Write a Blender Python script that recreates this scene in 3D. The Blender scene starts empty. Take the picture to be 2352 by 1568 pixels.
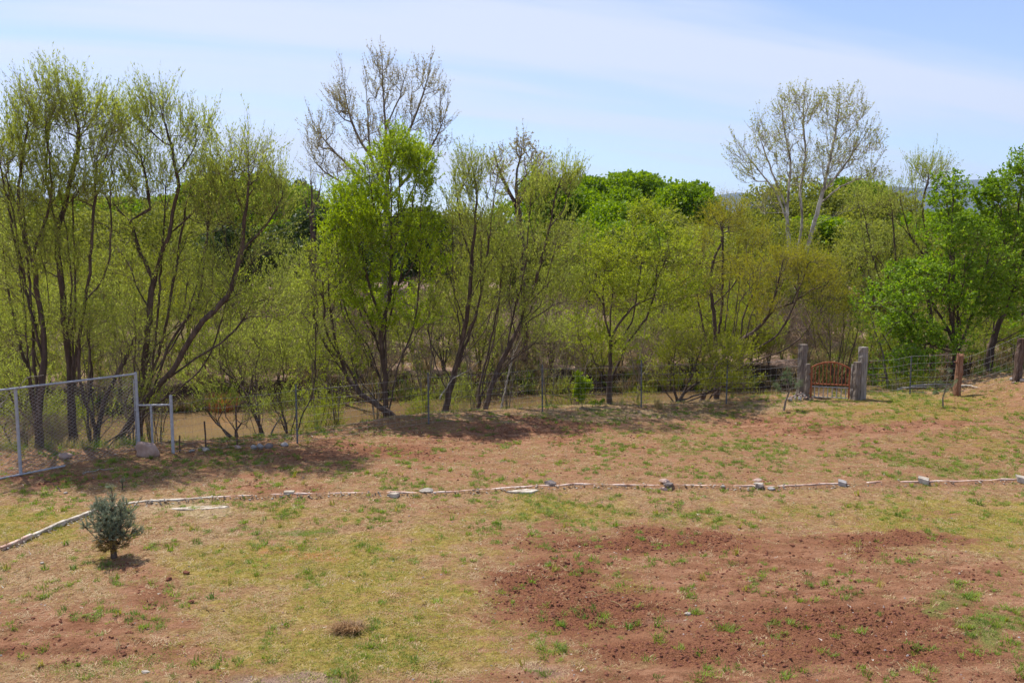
import bpy, bmesh, math, random, zlib
import numpy as np
from mathutils import Vector, Matrix

# ------------------------------------------------------------------ camera, light, exposure
scene = bpy.context.scene
C = scene.collection
FPX, HORY, CXP, CYP = 2000.0, 560.0, 1176.0, 784.0      # photo geometry in a 2352 px wide frame
CAMZ = 4.8
PITCH = math.atan((CYP - HORY) / FPX)
cam_d = bpy.data.cameras.new("camera")
cam = bpy.data.objects.new("camera", cam_d); C.objects.link(cam)
cam.location = (0, 0, CAMZ)
cam.rotation_euler = (math.pi / 2 - PITCH, 0, 0)
cam_d.sensor_width = 36.0
cam_d.lens = 36.0 * FPX / 2352.0
cam_d.clip_start = 0.1; cam_d.clip_end = 30000
scene.camera = cam

SUN_EL = math.radians(60)
SUN_AZ = math.atan2(-0.62, 0.78)                        # from behind the trees, to the left
S = Vector((math.sin(SUN_AZ) * math.cos(SUN_EL), math.cos(SUN_AZ) * math.cos(SUN_EL), math.sin(SUN_EL)))
sd = bpy.data.lights.new("sun", 'SUN'); sd.energy = 4.9; sd.angle = math.radians(0.53); sd.color = (1.0, 0.95, 0.87)
so = bpy.data.objects.new("sun", sd); C.objects.link(so)
so.rotation_euler = S.to_track_quat('Z', 'Y').to_euler(); so.location = (0, 0, 60)

world = bpy.data.worlds.new("World"); scene.world = world; world.use_nodes = True
wt = world.node_tree; wt.nodes.clear()
def wn(t, **k):
    n = wt.nodes.new(t)
    for a, v in k.items(): setattr(n, a, v)
    return n
sky = wn('ShaderNodeTexSky', sky_type='NISHITA', sun_disc=False, sun_elevation=SUN_EL, sun_rotation=SUN_AZ,
         altitude=1000, air_density=1.0, dust_density=0.6, ozone_density=2.0)
geo = wn('ShaderNodeTexCoord')
sep = wn('ShaderNodeSeparateXYZ'); wt.links.new(geo.outputs['Generated'], sep.inputs[0])
# project the view direction on a high flat layer so the cirrus streaks foreshorten
add = wn('ShaderNodeMath', operation='ADD'); wt.links.new(sep.outputs['Z'], add.inputs[0]); add.inputs[1].default_value = 0.16
mx = wn('ShaderNodeMath', operation='MAXIMUM'); wt.links.new(add.outputs[0], mx.inputs[0]); mx.inputs[1].default_value = 0.05
dx = wn('ShaderNodeMath', operation='DIVIDE'); wt.links.new(sep.outputs['X'], dx.inputs[0]); wt.links.new(mx.outputs[0], dx.inputs[1])
dy = wn('ShaderNodeMath', operation='DIVIDE'); wt.links.new(sep.outputs['Y'], dy.inputs[0]); wt.links.new(mx.outputs[0], dy.inputs[1])
cmb = wn('ShaderNodeCombineXYZ'); wt.links.new(dx.outputs[0], cmb.inputs[0]); wt.links.new(dy.outputs[0], cmb.inputs[1])
vr = wn('ShaderNodeVectorRotate', rotation_type='Z_AXIS'); vr.inputs['Angle'].default_value = math.radians(-17); wt.links.new(cmb.outputs[0], vr.inputs['Vector'])
mp = wn('ShaderNodeMapping'); mp.inputs['Scale'].default_value = (0.16, 1.0, 1); mp.inputs['Location'].default_value = (0.3, 1.45, 0)
wt.links.new(vr.outputs[0], mp.inputs[0])
nz = wn('ShaderNodeTexNoise'); nz.inputs['Scale'].default_value = 1.5; nz.inputs['Detail'].default_value = 7
nz.inputs['Roughness'].default_value = 0.48; nz.inputs['Distortion'].default_value = 0.35
wt.links.new(mp.outputs[0], nz.inputs['Vector'])
mr = wn('ShaderNodeMapRange', interpolation_type='SMOOTHSTEP'); mr.inputs['From Min'].default_value = 0.42; mr.inputs['From Max'].default_value = 0.60
mr.inputs['To Min'].default_value = 0.08; mr.inputs['To Max'].default_value = 0.8
wt.links.new(nz.outputs['Fac'], mr.inputs['Value'])
SKY_STRENGTH = 0.129
mixc = wn('ShaderNodeMix', data_type='RGBA'); wt.links.new(mr.outputs[0], mixc.inputs['Factor'])
tint = wn('ShaderNodeMix', data_type='RGBA', blend_type='MULTIPLY'); tint.inputs['Factor'].default_value = 1.0; wt.links.new(sky.outputs[0], tint.inputs['A']); tint.inputs['B'].default_value = (0.99, 0.935, 1.02, 1)
wt.links.new(tint.outputs['Result'], mixc.inputs['A']); mixc.inputs['B'].default_value = (4.65, 4.85, 5.45, 1)
bg = wn('ShaderNodeBackground'); bg.inputs['Strength'].default_value = SKY_STRENGTH
wt.links.new(mixc.outputs['Result'], bg.inputs['Color'])
wo = wn('ShaderNodeOutputWorld'); wt.links.new(bg.outputs[0], wo.inputs['Surface'])

scene.view_settings.view_transform = 'Standard'
scene.view_settings.look = 'None'
scene.view_settings.gamma = 1.0
scene.view_settings.use_curve_mapping = False
scene.view_settings.exposure = 0.50
scene.render.engine = 'CYCLES'
try:
    scene.cycles.max_bounces = 6; scene.cycles.transparent_max_bounces = 4
    scene.cycles.transmission_bounces = 3; scene.cycles.diffuse_bounces = 3; scene.cycles.glossy_bounces = 2
except Exception: pass

# ------------------------------------------------------------------ helpers
R = random.Random(7)
def tag(o, label=None, cat=None, group=None, kind=None):
    if label: o['label'] = label
    if cat: o['category'] = cat
    if group: o['group'] = group
    if kind: o['kind'] = kind
    return o
def empty(name, loc=(0, 0, 0), rz=0.0):
    o = bpy.data.objects.new(name, None); C.objects.link(o)
    o.location = loc; o.rotation_euler = (0, 0, rz); o.empty_display_size = 0.2
    return o
def link(name, me, parent=None, loc=None):
    o = bpy.data.objects.new(name, me); C.objects.link(o)
    if parent is not None: o.parent = parent
    if loc is not None: o.location = loc
    return o
def np_mesh(name, verts, groups, mats, smooth=False):
    """groups: list of (faces NxK int array, material index)"""
    me = bpy.data.meshes.new(name)
    verts = np.asarray(verts, dtype=np.float32)
    groups = [(np.asarray(f, dtype=np.int32), m) for f, m in groups if len(f)]
    nf = sum(len(f) for f, m in groups); nl = sum(f.size for f, m in groups)
    me.vertices.add(len(verts)); me.vertices.foreach_set('co', verts.ravel())
    me.loops.add(nl); me.loops.foreach_set('vertex_index', np.concatenate([f.ravel() for f, m in groups]))
    me.polygons.add(nf)
    st = []; mi = []; s = 0
    for f, m in groups:
        k = f.shape[1]
        st.append(np.arange(len(f), dtype=np.int32) * k + s); s += f.size
        mi.append(np.full(len(f), m, dtype=np.int32))
    me.polygons.foreach_set('loop_start', np.concatenate(st))
    me.polygons.foreach_set('material_index', np.concatenate(mi))
    if smooth: me.polygons.foreach_set('use_smooth', np.ones(nf, dtype=bool))
    for m in mats: me.materials.append(m)
    me.update(calc_edges=True); me.validate()
    return me

def camray(px, py):
    f = Vector((0, math.cos(PITCH), -math.sin(PITCH))); u = Vector((0, math.sin(PITCH), math.cos(PITCH)))
    d = f * FPX + Vector((1, 0, 0)) * (px - CXP) + u * (CYP - py)
    return d / d.y
def P(px, py, D):
    d = camray(px, py); return np.array([d.x * D, D, CAMZ + d.z * D])
def project(x, y, z):
    cp, sp = math.cos(PITCH), math.sin(PITCH)
    zz = z - CAMZ
    dep = y * cp - zz * sp; up = y * sp + zz * cp
    dep = np.maximum(dep, 0.1)
    return CXP + FPX * x / dep, CYP - FPX * up / dep

# 2-D value noise, vectorised
def _hash(ix, iy, seed):
    h = (ix.astype(np.int64) * 374761393 + iy.astype(np.int64) * 668265263 + seed * 974634777) & 0xffffffff
    h = ((h ^ (h >> 13)) * 1274126177) & 0xffffffff
    return ((h ^ (h >> 16)) & 0xffff) / 65535.0
def vnoise(x, y, seed=0):
    ix = np.floor(x); iy = np.floor(y); fx = x - ix; fy = y - iy
    fx = fx * fx * (3 - 2 * fx); fy = fy * fy * (3 - 2 * fy)
    a = _hash(ix, iy, seed); b = _hash(ix + 1, iy, seed); c = _hash(ix, iy + 1, seed); d = _hash(ix + 1, iy + 1, seed)
    return (a * (1 - fx) + b * fx) * (1 - fy) + (c * (1 - fx) + d * fx) * fy
def fbm(x, y, seed=0, oct=4):
    s = 0; a = 0.5; t = 0
    for k in range(oct):
        s = s + a * vnoise(x * 2 ** k, y * 2 ** k, seed + k * 17); t += a; a *= 0.5
    return s / t
def sstep(a, b, x):
    t = np.clip((x - a) / (b - a), 0, 1); return t * t * (3 - 2 * t)

# ------------------------------------------------------------------ materials
def mat(name, rough=0.85, spec=0.2):
    m = bpy.data.materials.new(name); m.use_nodes = True
    nt = m.node_tree; b = nt.nodes['Principled BSDF']
    b.inputs['Roughness'].default_value = rough
    b.inputs['Specular IOR Level'].default_value = spec
    return m, nt, b
def nd(nt, t, **k):
    n = nt.nodes.new(t)
    for a, v in k.items(): setattr(n, a, v)
    return n
def ramp(nt, stops):
    r = nd(nt, 'ShaderNodeValToRGB')
    e = r.color_ramp.elements
    e[0].position = stops[0][0]; e[0].color = (*stops[0][1], 1)
    e[1].position = stops[-1][0]; e[1].color = (*stops[-1][1], 1)
    for p, c in stops[1:-1]:
        q = e.new(p); q.color = (*c, 1)
    return r
def noise_node(nt, scale, detail=4, rough=0.55, coord='Object', stretch=None):
    tc = nd(nt, 'ShaderNodeTexCoord'); n = nd(nt, 'ShaderNodeTexNoise')
    n.inputs['Scale'].default_value = scale; n.inputs['Detail'].default_value = detail; n.inputs['Roughness'].default_value = rough
    if stretch:
        m = nd(nt, 'ShaderNodeMapping'); m.inputs['Scale'].default_value = stretch
        nt.links.new(tc.outputs[coord], m.inputs[0]); nt.links.new(m.outputs[0], n.inputs['Vector'])
    else: nt.links.new(tc.outputs[coord], n.inputs['Vector'])
    return n
def noisy(name, stops, scale=6, rough=0.85, stretch=None, bump=0.3, bscale=None, spec=0.2, dist=0.02):
    m, nt, b = mat(name, rough, spec)
    n = noise_node(nt, scale, 6, 0.6, stretch=stretch); r = ramp(nt, stops)
    nt.links.new(n.outputs['Fac'], r.inputs[0]); nt.links.new(r.outputs[0], b.inputs['Base Color'])
    if bump:
        n2 = noise_node(nt, bscale or scale * 3, 5, 0.65, stretch=stretch)
        bp = nd(nt, 'ShaderNodeBump'); bp.inputs['Strength'].default_value = bump; bp.inputs['Distance'].default_value = dist
        nt.links.new(n2.outputs['Fac'], bp.inputs['Height']); nt.links.new(bp.outputs[0], b.inputs['Normal'])
    return m
def leafmat(name, cols, trans=0.5, rough=0.55, objrand=False, patch=1.2, transcol=None):
    m = bpy.data.materials.new(name); m.use_nodes = True; nt = m.node_tree; nt.nodes.clear()
    out = nd(nt, 'ShaderNodeOutputMaterial')
    if objrand:
        src = nd(nt, 'ShaderNodeObjectInfo').outputs['Random']
    else:
        src = nd(nt, 'ShaderNodeNewGeometry').outputs['Random Per Island']
    n = noise_node(nt, patch, 2)
    mixv = nd(nt, 'ShaderNodeMath', operation='MULTIPLY_ADD'); nt.links.new(n.outputs['Fac'], mixv.inputs[0]); mixv.inputs[1].default_value = 1.1
    off = nd(nt, 'ShaderNodeMath', operation='MULTIPLY_ADD'); nt.links.new(src, off.inputs[0]); off.inputs[1].default_value = 0.6; off.inputs[2].default_value = -0.35
    nt.links.new(off.outputs[0], mixv.inputs[2])
    k = len(cols)
    r = ramp(nt, [(i / (k - 1), c) for i, c in enumerate(cols)])
    nt.links.new(mixv.outputs[0], r.inputs[0])
    d = nd(nt, 'ShaderNodeBsdfPrincipled'); d.inputs['Roughness'].default_value = rough; d.inputs['Specular IOR Level'].default_value = 0.25
    nt.links.new(r.outputs[0], d.inputs['Base Color'])
    t = nd(nt, 'ShaderNodeBsdfTranslucent')
    hs = nd(nt, 'ShaderNodeHueSaturation'); hs.inputs['Saturation'].default_value = 1.1; hs.inputs['Value'].default_value = 1.25; hs.inputs['Hue'].default_value = 0.495
    nt.links.new(r.outputs[0], hs.inputs['Color']); nt.links.new(hs.outputs[0], t.inputs['Color'])
    mx = nd(nt, 'ShaderNodeMixShader'); mx.inputs[0].default_value = trans
    nt.links.new(d.outputs[0], mx.inputs[1]); nt.links.new(t.outputs[0], mx.inputs[2]); nt.links.new(mx.outputs[0], out.inputs['Surface'])
    return m

M = {}
M['bark_dark'] = noisy('bark_dark', [(0.3, (0.045, 0.032, 0.026)), (0.55, (0.10, 0.07, 0.055)), (0.75, (0.19, 0.14, 0.11))], 9, 0.95, (1, 1, 0.25), 0.8, 30)
M['bark_grey'] = noisy('bark_grey', [(0.3, (0.09, 0.075, 0.06)), (0.7, (0.26, 0.215, 0.17))], 8, 0.95, (1, 1, 0.25), 0.6, 30)
M['bark_white'] = noisy('bark_white', [(0.40, (0.16, 0.13, 0.10)), (0.50, (0.36, 0.325, 0.275)), (0.62, (0.56, 0.52, 0.455))], 3.0, 0.8, (1, 1, 0.5), 0.2)
M['twig'] = noisy('twig', [(0.3, (0.17, 0.14, 0.07)), (0.7, (0.32, 0.27, 0.13))], 4, 0.9, None, 0)
M['twig_pale'] = noisy('twig_pale', [(0.3, (0.25, 0.215, 0.17)), (0.7, (0.46, 0.41, 0.34))], 4, 0.9, None, 0)
M['twig_dry'] = noisy('twig_dry', [(0.3, (0.17, 0.12, 0.085)), (0.7, (0.33, 0.25, 0.18))], 4, 0.9, None, 0)
M['leaf_willow'] = leafmat('leaf_willow', [(0.165, 0.205, 0.032), (0.285, 0.335, 0.06), (0.42, 0.47, 0.13)], 0.6)
M['leaf_bright'] = leafmat('leaf_bright', [(0.14, 0.22, 0.012), (0.28, 0.385, 0.025), (0.44, 0.52, 0.05)], 0.5)
M['leaf_lime'] = leafmat('leaf_lime', [(0.17, 0.22, 0.022), (0.29, 0.35, 0.038), (0.42, 0.47, 0.08)], 0.53)
M['leaf_olive'] = leafmat('leaf_olive', [(0.18, 0.185, 0.018), (0.30, 0.295, 0.032), (0.42, 0.385, 0.05)], 0.5)
M['leaf_olive2'] = leafmat('leaf_olive2', [(0.16, 0.19, 0.02), (0.27, 0.305, 0.032), (0.39, 0.41, 0.06)], 0.53)
M['leaf_green'] = leafmat('leaf_green', [(0.095, 0.175, 0.014), (0.19, 0.31, 0.028), (0.32, 0.445, 0.055)], 0.5)
M['leaf_far'] = leafmat('leaf_far', [(0.12, 0.205, 0.012), (0.19, 0.29, 0.02), (0.27, 0.37, 0.035)], 0.45, patch=0.25)
M['leaf_far2'] = leafmat('leaf_far2', [(0.15, 0.175, 0.028), (0.23, 0.255, 0.042), (0.31, 0.33, 0.055)], 0.5, patch=0.25)
M['leaf_far3'] = leafmat('leaf_far3', [(0.035, 0.06, 0.018), (0.055, 0.085, 0.02), (0.08, 0.115, 0.03)], 0.25, patch=0.25)
M['leaf_bud'] = leafmat('leaf_bud', [(0.20, 0.14, 0.07), (0.28, 0.24, 0.09), (0.33, 0.34, 0.12)], 0.45)
M['leaf_syc'] = leafmat('leaf_syc', [(0.26, 0.22, 0.04), (0.32, 0.33, 0.06), (0.38, 0.42, 0.10)], 0.5)
M['leaf_dry'] = leafmat('leaf_dry', [(0.25, 0.15, 0.09), (0.38, 0.24, 0.15), (0.45, 0.32, 0.2)], 0.3)
M['needle_blue'] = leafmat('needle_blue', [(0.12, 0.16, 0.10), (0.23, 0.28, 0.19), (0.38, 0.43, 0.33)], 0.3, patch=4)
M['needle_brown'] = leafmat('needle_brown', [(0.22, 0.13, 0.03), (0.32, 0.21, 0.05), (0.36, 0.27, 0.08)], 0.3, patch=4)
M['needle_green'] = leafmat('needle_green', [(0.09, 0.14, 0.06), (0.15, 0.22, 0.10), (0.22, 0.29, 0.14)], 0.3, patch=4)
M['grass_green'] = leafmat('grass_green', [(0.095, 0.16, 0.025), (0.175, 0.26, 0.035), (0.31, 0.38, 0.06)], 0.4, objrand=True, patch=0.6)
M['grass_olive'] = leafmat('grass_olive', [(0.24, 0.25, 0.035), (0.36, 0.33, 0.06), (0.46, 0.37, 0.10)], 0.35, objrand=True, patch=0.6)
M['straw'] = leafmat('straw', [(0.26, 0.165, 0.085), (0.43, 0.31, 0.165), (0.60, 0.48, 0.28)], 0.2, objrand=True, patch=0.8)
M['reed'] = leafmat('reed', [(0.30, 0.22, 0.10), (0.38, 0.30, 0.14), (0.42, 0.36, 0.16)], 0.35)
M['reed_orange'] = leafmat('reed_orange', [(0.26, 0.20, 0.05), (0.48, 0.20, 0.07), (0.56, 0.30, 0.14)], 0.35)
M['straw_brown'] = leafmat('straw_brown', [(0.16, 0.08, 0.035), (0.28, 0.16, 0.07), (0.40, 0.26, 0.13)], 0.2)
M['clod'] = noisy('clod', [(0.3, (0.13, 0.052, 0.033)), (0.7, (0.235, 0.10, 0.064))], 9, 1.0, None, 0.5, spec=0.05)
def objcol(name, cols, rough=0.85):
    m, nt, b = mat(name, rough, 0.15)
    o = nd(nt, 'ShaderNodeObjectInfo'); k = len(cols)
    r = ramp(nt, [(i / (k - 1), c) for i, c in enumerate(cols)])
    nt.links.new(o.outputs['Random'], r.inputs[0]); nt.links.new(r.outputs[0], b.inputs['Base Color']); return m
M['pebble'] = objcol('pebble', [(0.13, 0.10, 0.10), (0.30, 0.16, 0.12), (0.34, 0.30, 0.28), (0.2, 0.19, 0.2)])
M['litter'] = objcol('litter', [(0.35, 0.27, 0.18), (0.6, 0.55, 0.45), (0.75, 0.7, 0.62)])
M['galv'] = noisy('galv', [(0.3, (0.30, 0.31, 0.34)), (0.7, (0.44, 0.45, 0.49))], 14, 0.5, None, 0.05, spec=0.4)
M['wire'] = noisy('wire', [(0.3, (0.26, 0.24, 0.235)), (0.7, (0.42, 0.40, 0.39))], 14, 0.55, None, 0, spec=0.4)
M['tpost'] = noisy('tpost', [(0.3, (0.07, 0.072, 0.08)), (0.7, (0.15, 0.155, 0.17))], 10, 0.7, None, 0.1)
M['rustpost'] = noisy('rustpost', [(0.3, (0.07, 0.042, 0.03)), (0.7, (0.16, 0.10, 0.07))], 14, 0.95, None, 0.3)
M['rust'] = noisy('rust', [(0.3, (0.18, 0.055, 0.025)), (0.55, (0.30, 0.095, 0.045)), (0.8, (0.38, 0.16, 0.09))], 9, 0.8, None, 0.2)
M['gate_grey'] = noisy('gate_grey', [(0.3, (0.28, 0.25, 0.24)), (0.7, (0.42, 0.39, 0.37))], 9, 0.8, None, 0.2)
def tie_mat(name, a, b_, c):
    return noisy(name, [(0.28, a), (0.5, b_), (0.75, c)], 5, 0.95, (5, 5, 0.45), 0.9, 12, dist=0.03)
M['tie'] = tie_mat('tie', (0.06, 0.042, 0.034), (0.19, 0.155, 0.13), (0.34, 0.295, 0.26))
M['tie_light'] = tie_mat('tie_light', (0.11, 0.09, 0.08), (0.27, 0.24, 0.215), (0.44, 0.405, 0.37))
M['tie_dark'] = tie_mat('tie_dark', (0.035, 0.022, 0.018), (0.11, 0.07, 0.052), (0.26, 0.20, 0.165))
M['log'] = tie_mat('log', (0.13, 0.05, 0.026), (0.24, 0.12, 0.07), (0.36, 0.23, 0.15))
M['driftwood'] = tie_mat('driftwood', (0.16, 0.13, 0.10), (0.34, 0.30, 0.25), (0.5, 0.46, 0.4))
M['board'] = noisy('board', [(0.38, (0.26, 0.14, 0.09)), (0.5, (0.50, 0.345, 0.28)), (0.62, (0.64, 0.52, 0.45))], 4, 0.9, None, 0.4, 20)
M['concrete'] = noisy('concrete', [(0.35, (0.22, 0.17, 0.13)), (0.5, (0.44, 0.38, 0.31)), (0.65, (0.62, 0.56, 0.48))], 6, 0.95, None, 0.6, 25)
M['stone_grey'] = noisy('stone_grey', [(0.3, (0.18, 0.17, 0.17)), (0.7, (0.42, 0.39, 0.37))], 5, 0.9, None, 0.5)
M['stone_dark'] = noisy('stone_dark', [(0.3, (0.10, 0.085, 0.08)), (0.7, (0.26, 0.215, 0.20))], 5, 0.9, None, 0.5)
M['stone_pink'] = noisy('stone_pink', [(0.3, (0.30, 0.19, 0.15)), (0.7, (0.50, 0.37, 0.31))], 5, 0.9, None, 0.5)
M['stone_pale'] = noisy('stone_pale', [(0.4, (0.26, 0.22, 0.18)), (0.6, (0.50, 0.44, 0.37))], 5, 0.9, None, 0.4)
M['hill'] = noisy('hill', [(0.35, (0.025, 0.035, 0.02)), (0.65, (0.07, 0.07, 0.045))], 0.004, 1.0, None, 0)

# ------------------------------------------------------------------ terrain shape
def on_plane(px, py, z=0.0):
    d = camray(px, py); t = (z - CAMZ) / d.z; return d.x * t, t
edge_px = [(0, 1258), (70, 1229), (150, 1196), (215, 1170), (310, 1155), (365, 1150.5), (500, 1143), (655, 1135), (770, 1134),
           (985, 1132), (1100, 1125), (1230, 1117), (1340, 1114), (1530, 1114.5), (1780, 1116), (1960, 1107), (2150, 1104), (2352, 1102)]
edge_w = [on_plane(a, b) for a, b in edge_px]
EX = np.array([-9.4, -8.6] + [e[0] for e in edge_w] + [22.0]); EY = np.array([8.8, 11.8] + [e[1] for e in edge_w] + [18.0])
CR = np.array([(-40, 19), (-25, 19.3), (-12, 19.9), (-10, 20.0), (-7.5, 20.9), (-5.2, 21.7), (-3.3, 23.9), (-1, 24.7), (1.6, 25.4),
               (7, 26.4), (9, 26.2), (12.8, 26.0), (16, 26), (30, 26), (60, 27)])
FB = np.array([(-60, 27), (-13, 30.4), (-7.7, 32.4), (1.3, 34.8), (10, 35.7), (16, 37), (30, 41), (60, 55)])
LR = np.array([(-60, 0), (6, 0), (8.7, 0.25), (10, 0.32), (12.8, 0.5), (14.3, 0.93), (18, 1.4), (30, 1.8), (60, 2.0)])
WATER_Z = -1.2
def height(x, y, detail=True):
    x = np.asarray(x, dtype=float); y = np.asarray(y, dtype=float)
    c = np.interp(x, CR[:, 0], CR[:, 1]); fb = np.interp(x, FB[:, 0], FB[:, 1])
    lawn = np.interp(x, LR[:, 0], LR[:, 1]) * sstep(17.5, 24.3, y)
    ey = np.interp(x, EX, EY)
    lawn = lawn - 0.06 * (1 - sstep(-0.16, -0.02, y - ey))
    lawn = lawn + 0.10 * (fbm(x * 0.35, y * 0.35, 5, 3) - 0.5) * sstep(9, 13, y) * (1 - sstep(22, 25, y)) * 0.6
    w = np.interp(x, [-12, -5, 0, 20], [4.6, 4.0, 3.4, 3.4])
    drop = sstep(0, 1, (y - c) / w)
    bed = -1.75
    rise = sstep(0.0, 1.0, (y - fb + 0.9) / 2.4)
    farz = -0.35 + 0.5 * (fbm(x * 0.08 + 3, y * 0.08, 9, 3) - 0.4) + 0.9 * sstep(38, 60, y) + 0.6 * sstep(60, 120, y)
    z = lawn * (1 - drop) + bed * drop
    z = z * (1 - rise) + farz * rise
    if detail:
        z = z + (0.5 - np.abs(fbm(x * 1.1, y * 1.1, 21, 3) - 0.5)) * 0.03
        z = z + 0.10 * (fbm(x * 1.3, y * 1.3, 40, 3) - 0.5) * sstep(0.3, 1.5, y - c)
    return z
def ground_hit(px, py):
    d = camray(px, py)
    ts = np.arange(7.0, 90.0, 0.02)
    z = CAMZ + d.z * ts; h = height(d.x * ts, ts)
    k = np.argmax(z <= h)
    t = ts[k]; return np.array([d.x * t, t, float(h[k])])
def hz(x, y): return float(height(np.array([x]), np.array([y]))[0])

# masks laid out from the bands of soil and turf seen in the yard, (px, py, rx, ry, weight)
SOIL = [(1780, 1390, 640, 170, .85), (1500, 1010, 900, 60, .38), (1500, 1250, 330, 36, 1), (1290, 1320, 170, 50, 1), (1340, 1400, 210, 60, 1), (1620, 1480, 270, 45, 1.1), (1780, 1300, 330, 55, 0.9), (1980, 1420, 330, 60, 1.1),
        (1980, 1245, 260, 24, 1), (2000, 1500, 420, 45, 1.1), (2270, 1480, 170, 45, .7), (2230, 1320, 180, 28, .9), (1700, 1560, 600, 32, 1), (2200, 1560, 300, 40, 1),
        (1230, 985, 200, 30, 1.0), (1050, 1005, 150, 22, .9), (1950, 980, 330, 22, 1), (850, 1040, 240, 28, .9), (1430, 1030, 260, 22, .6), (120, 1105, 170, 20, .9), (450, 1080, 300, 14, .5),
        (170, 1420, 230, 40, .9), (360, 1370, 80, 40, .8), (130, 1480, 230, 34, 1), (330, 1500, 150, 30, .7), (500, 1545, 150, 20, .6), (640, 1115, 150, 14, .8), (1500, 1270, 90, 25, .6), (2150, 1190, 60, 18, .5),
        (1160, 1560, 200, 18, .6), (420, 1430, 60, 20, .7), (2250, 980, 140, 26, .45), (1300, 1210, 60, 16, .6), (1010, 1170, 70, 18, .5), (330, 1310, 60, 24, .7)]
OLIVE = [(90, 1205, 110, 38, 1.1), (620, 1290, 260, 40, 1), (760, 1300, 200, 50, 1), (880, 1380, 260, 60, .9), (2180, 1200, 260, 55, .9), (1250, 1175, 170, 28, .8), (1000, 1240, 180, 45, .6),
         (1450, 1345, 130, 28, .9), (820, 1480, 420, 70, .9), (1080, 1460, 140, 70, .8), (1720, 1180, 220, 24, .5), (2250, 1020, 160, 60, .5), (650, 1180, 180, 30, .5), (2150, 940, 260, 34, .8), (530, 1400, 150, 50, .5), (2280, 1240, 120, 40, .7)]
GREEN = [(720, 1215, 60, 20, .9), (640, 1245, 70, 22, .7), (850, 1500, 260, 50, .6), (600, 1500, 160, 40, .4), (2180, 1385, 110, 40, 1.0), (2270, 1440, 110, 50, .9), (1650, 1030, 220, 45, .55), (1850, 1060, 300, 40, .6), (2150, 1070, 220, 45, .75),
         (860, 1100, 260, 30, .35), (1100, 1110, 120, 14, .5), (2100, 925, 220, 24, .7), (2300, 1060, 100, 60, .6), (200, 1530, 200, 30, .6), (220, 1400, 90, 14, .8), (300, 1500, 80, 24, .6), (1500, 1020, 160, 20, .5),
         (1250, 1200, 160, 40, .5), (1550, 1175, 300, 26, .4), (450, 1060, 260, 16, .4), (540, 1010, 200, 16, .6), (100, 1500, 100, 20, .5), (870, 1170, 60, 20, .5)]
PALE = [(1330, 955, 330, 16, 1.0), (1750, 930, 260, 16, .7), (420, 1165, 110, 22, 1.0), (480, 1240, 160, 40, .5), (100, 1330, 120, 40, .5), (1900, 1330, 100, 14, .5), (2200, 1285, 140, 18, .5), (450, 1110, 200, 20, .4), (60, 1280, 90, 30, .4)]
RUST = [(680, 1268, 90, 14, 1.0), (870, 1240, 50, 18, .6), (110, 1200, 100, 25, .6), (820, 1400, 50, 12, .3), (2280, 1210, 80, 30, .3)]
TILL = [(1480, 1245, 240, 30, 1), (1650, 1262, 150, 18, .7), (1250, 1330, 130, 45, 1), (1340, 1400, 180, 50, 1), (1560, 1490, 240, 30, 1), (1900, 1440, 330, 42, 1), (2000, 1500, 300, 28, .9), (2030, 1250, 190, 22, .8), (880, 1045, 130, 14, .5), (600, 1045, 160, 16, .5)]
GRAVEL = [(700, 1560, 160, 18, 1), (1250, 1540, 120, 24, .6), (1180, 1470, 60, 12, .6), (1480, 1420, 80, 20, .5), (1420, 1390, 60, 16, .4)]
def mask(px, py, L):
    s = np.zeros_like(px)
    for (a, b, rx, ry, w) in L:
        q = ((px - a) / rx) ** 2 + ((py - b) / ry) ** 2
        s = np.maximum(s, w * np.exp(-q * 0.75))
    return s
def masks_at(x, y, z):
    px, py = project(x, y, z)
    wx = (fbm(x * 1.3, y * 1.3, 61, 3) - 0.5) * 150; wy = (fbm(x * 1.3, y * 1.3, 77, 3) - 0.5) * 55
    px = px + wx; py = py + wy
    c = np.interp(x, CR[:, 0], CR[:, 1]); inl = (1 - sstep(0.2, 1.2, y - c)) * sstep(6, 8, y)
    out = {}
    for k, L in (('soil', SOIL), ('olive', OLIVE), ('green', GREEN), ('pale', PALE), ('rusty', RUST), ('gravel', GRAVEL), ('till', TILL)):
        out[k] = mask(px, py, L) * inl
    n = fbm(x * 0.5 + 11, y * 0.8, 33, 4)
    out['soil'] = np.maximum(out['soil'], 0.24 * inl * sstep(16, 18, y) * (1 - sstep(23.5, 25, y)) + 0.16 * inl)
    out['bank'] = sstep(0.1, 1.4, y - c)
    fb = np.interp(x, FB[:, 0], FB[:, 1]); out['undercut_shade'] = sstep(-1.2, -0.7, y - fb) * (1 - sstep(0.8, 1.8, y - fb))  # mask for the shade under the far bank edge, painted as a dark band
    return out

def axis(fine0, fine1, step, lo, hi, g=1.12):
    a = list(np.arange(fine0, fine1, step)); s = step; v = a[-1]; up = []
    while v < hi: s *= g; v += s; up.append(v)
    s = step; v = a[0]; dn = []
    while v > lo: s *= g; v -= s; dn.append(v)
    return np.array(dn[::-1] + a + up)
gx = axis(-11, 16.5, 0.075, -9000, 9000, 1.10)
gy = axis(8.6, 27, 0.06, -300, 12000, 1.09)
XX, YY = np.meshgrid(gx, gy)
xx, yy = XX.ravel(), YY.ravel()
zz = height(xx, yy)
mk = masks_at(xx, yy, zz)
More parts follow.
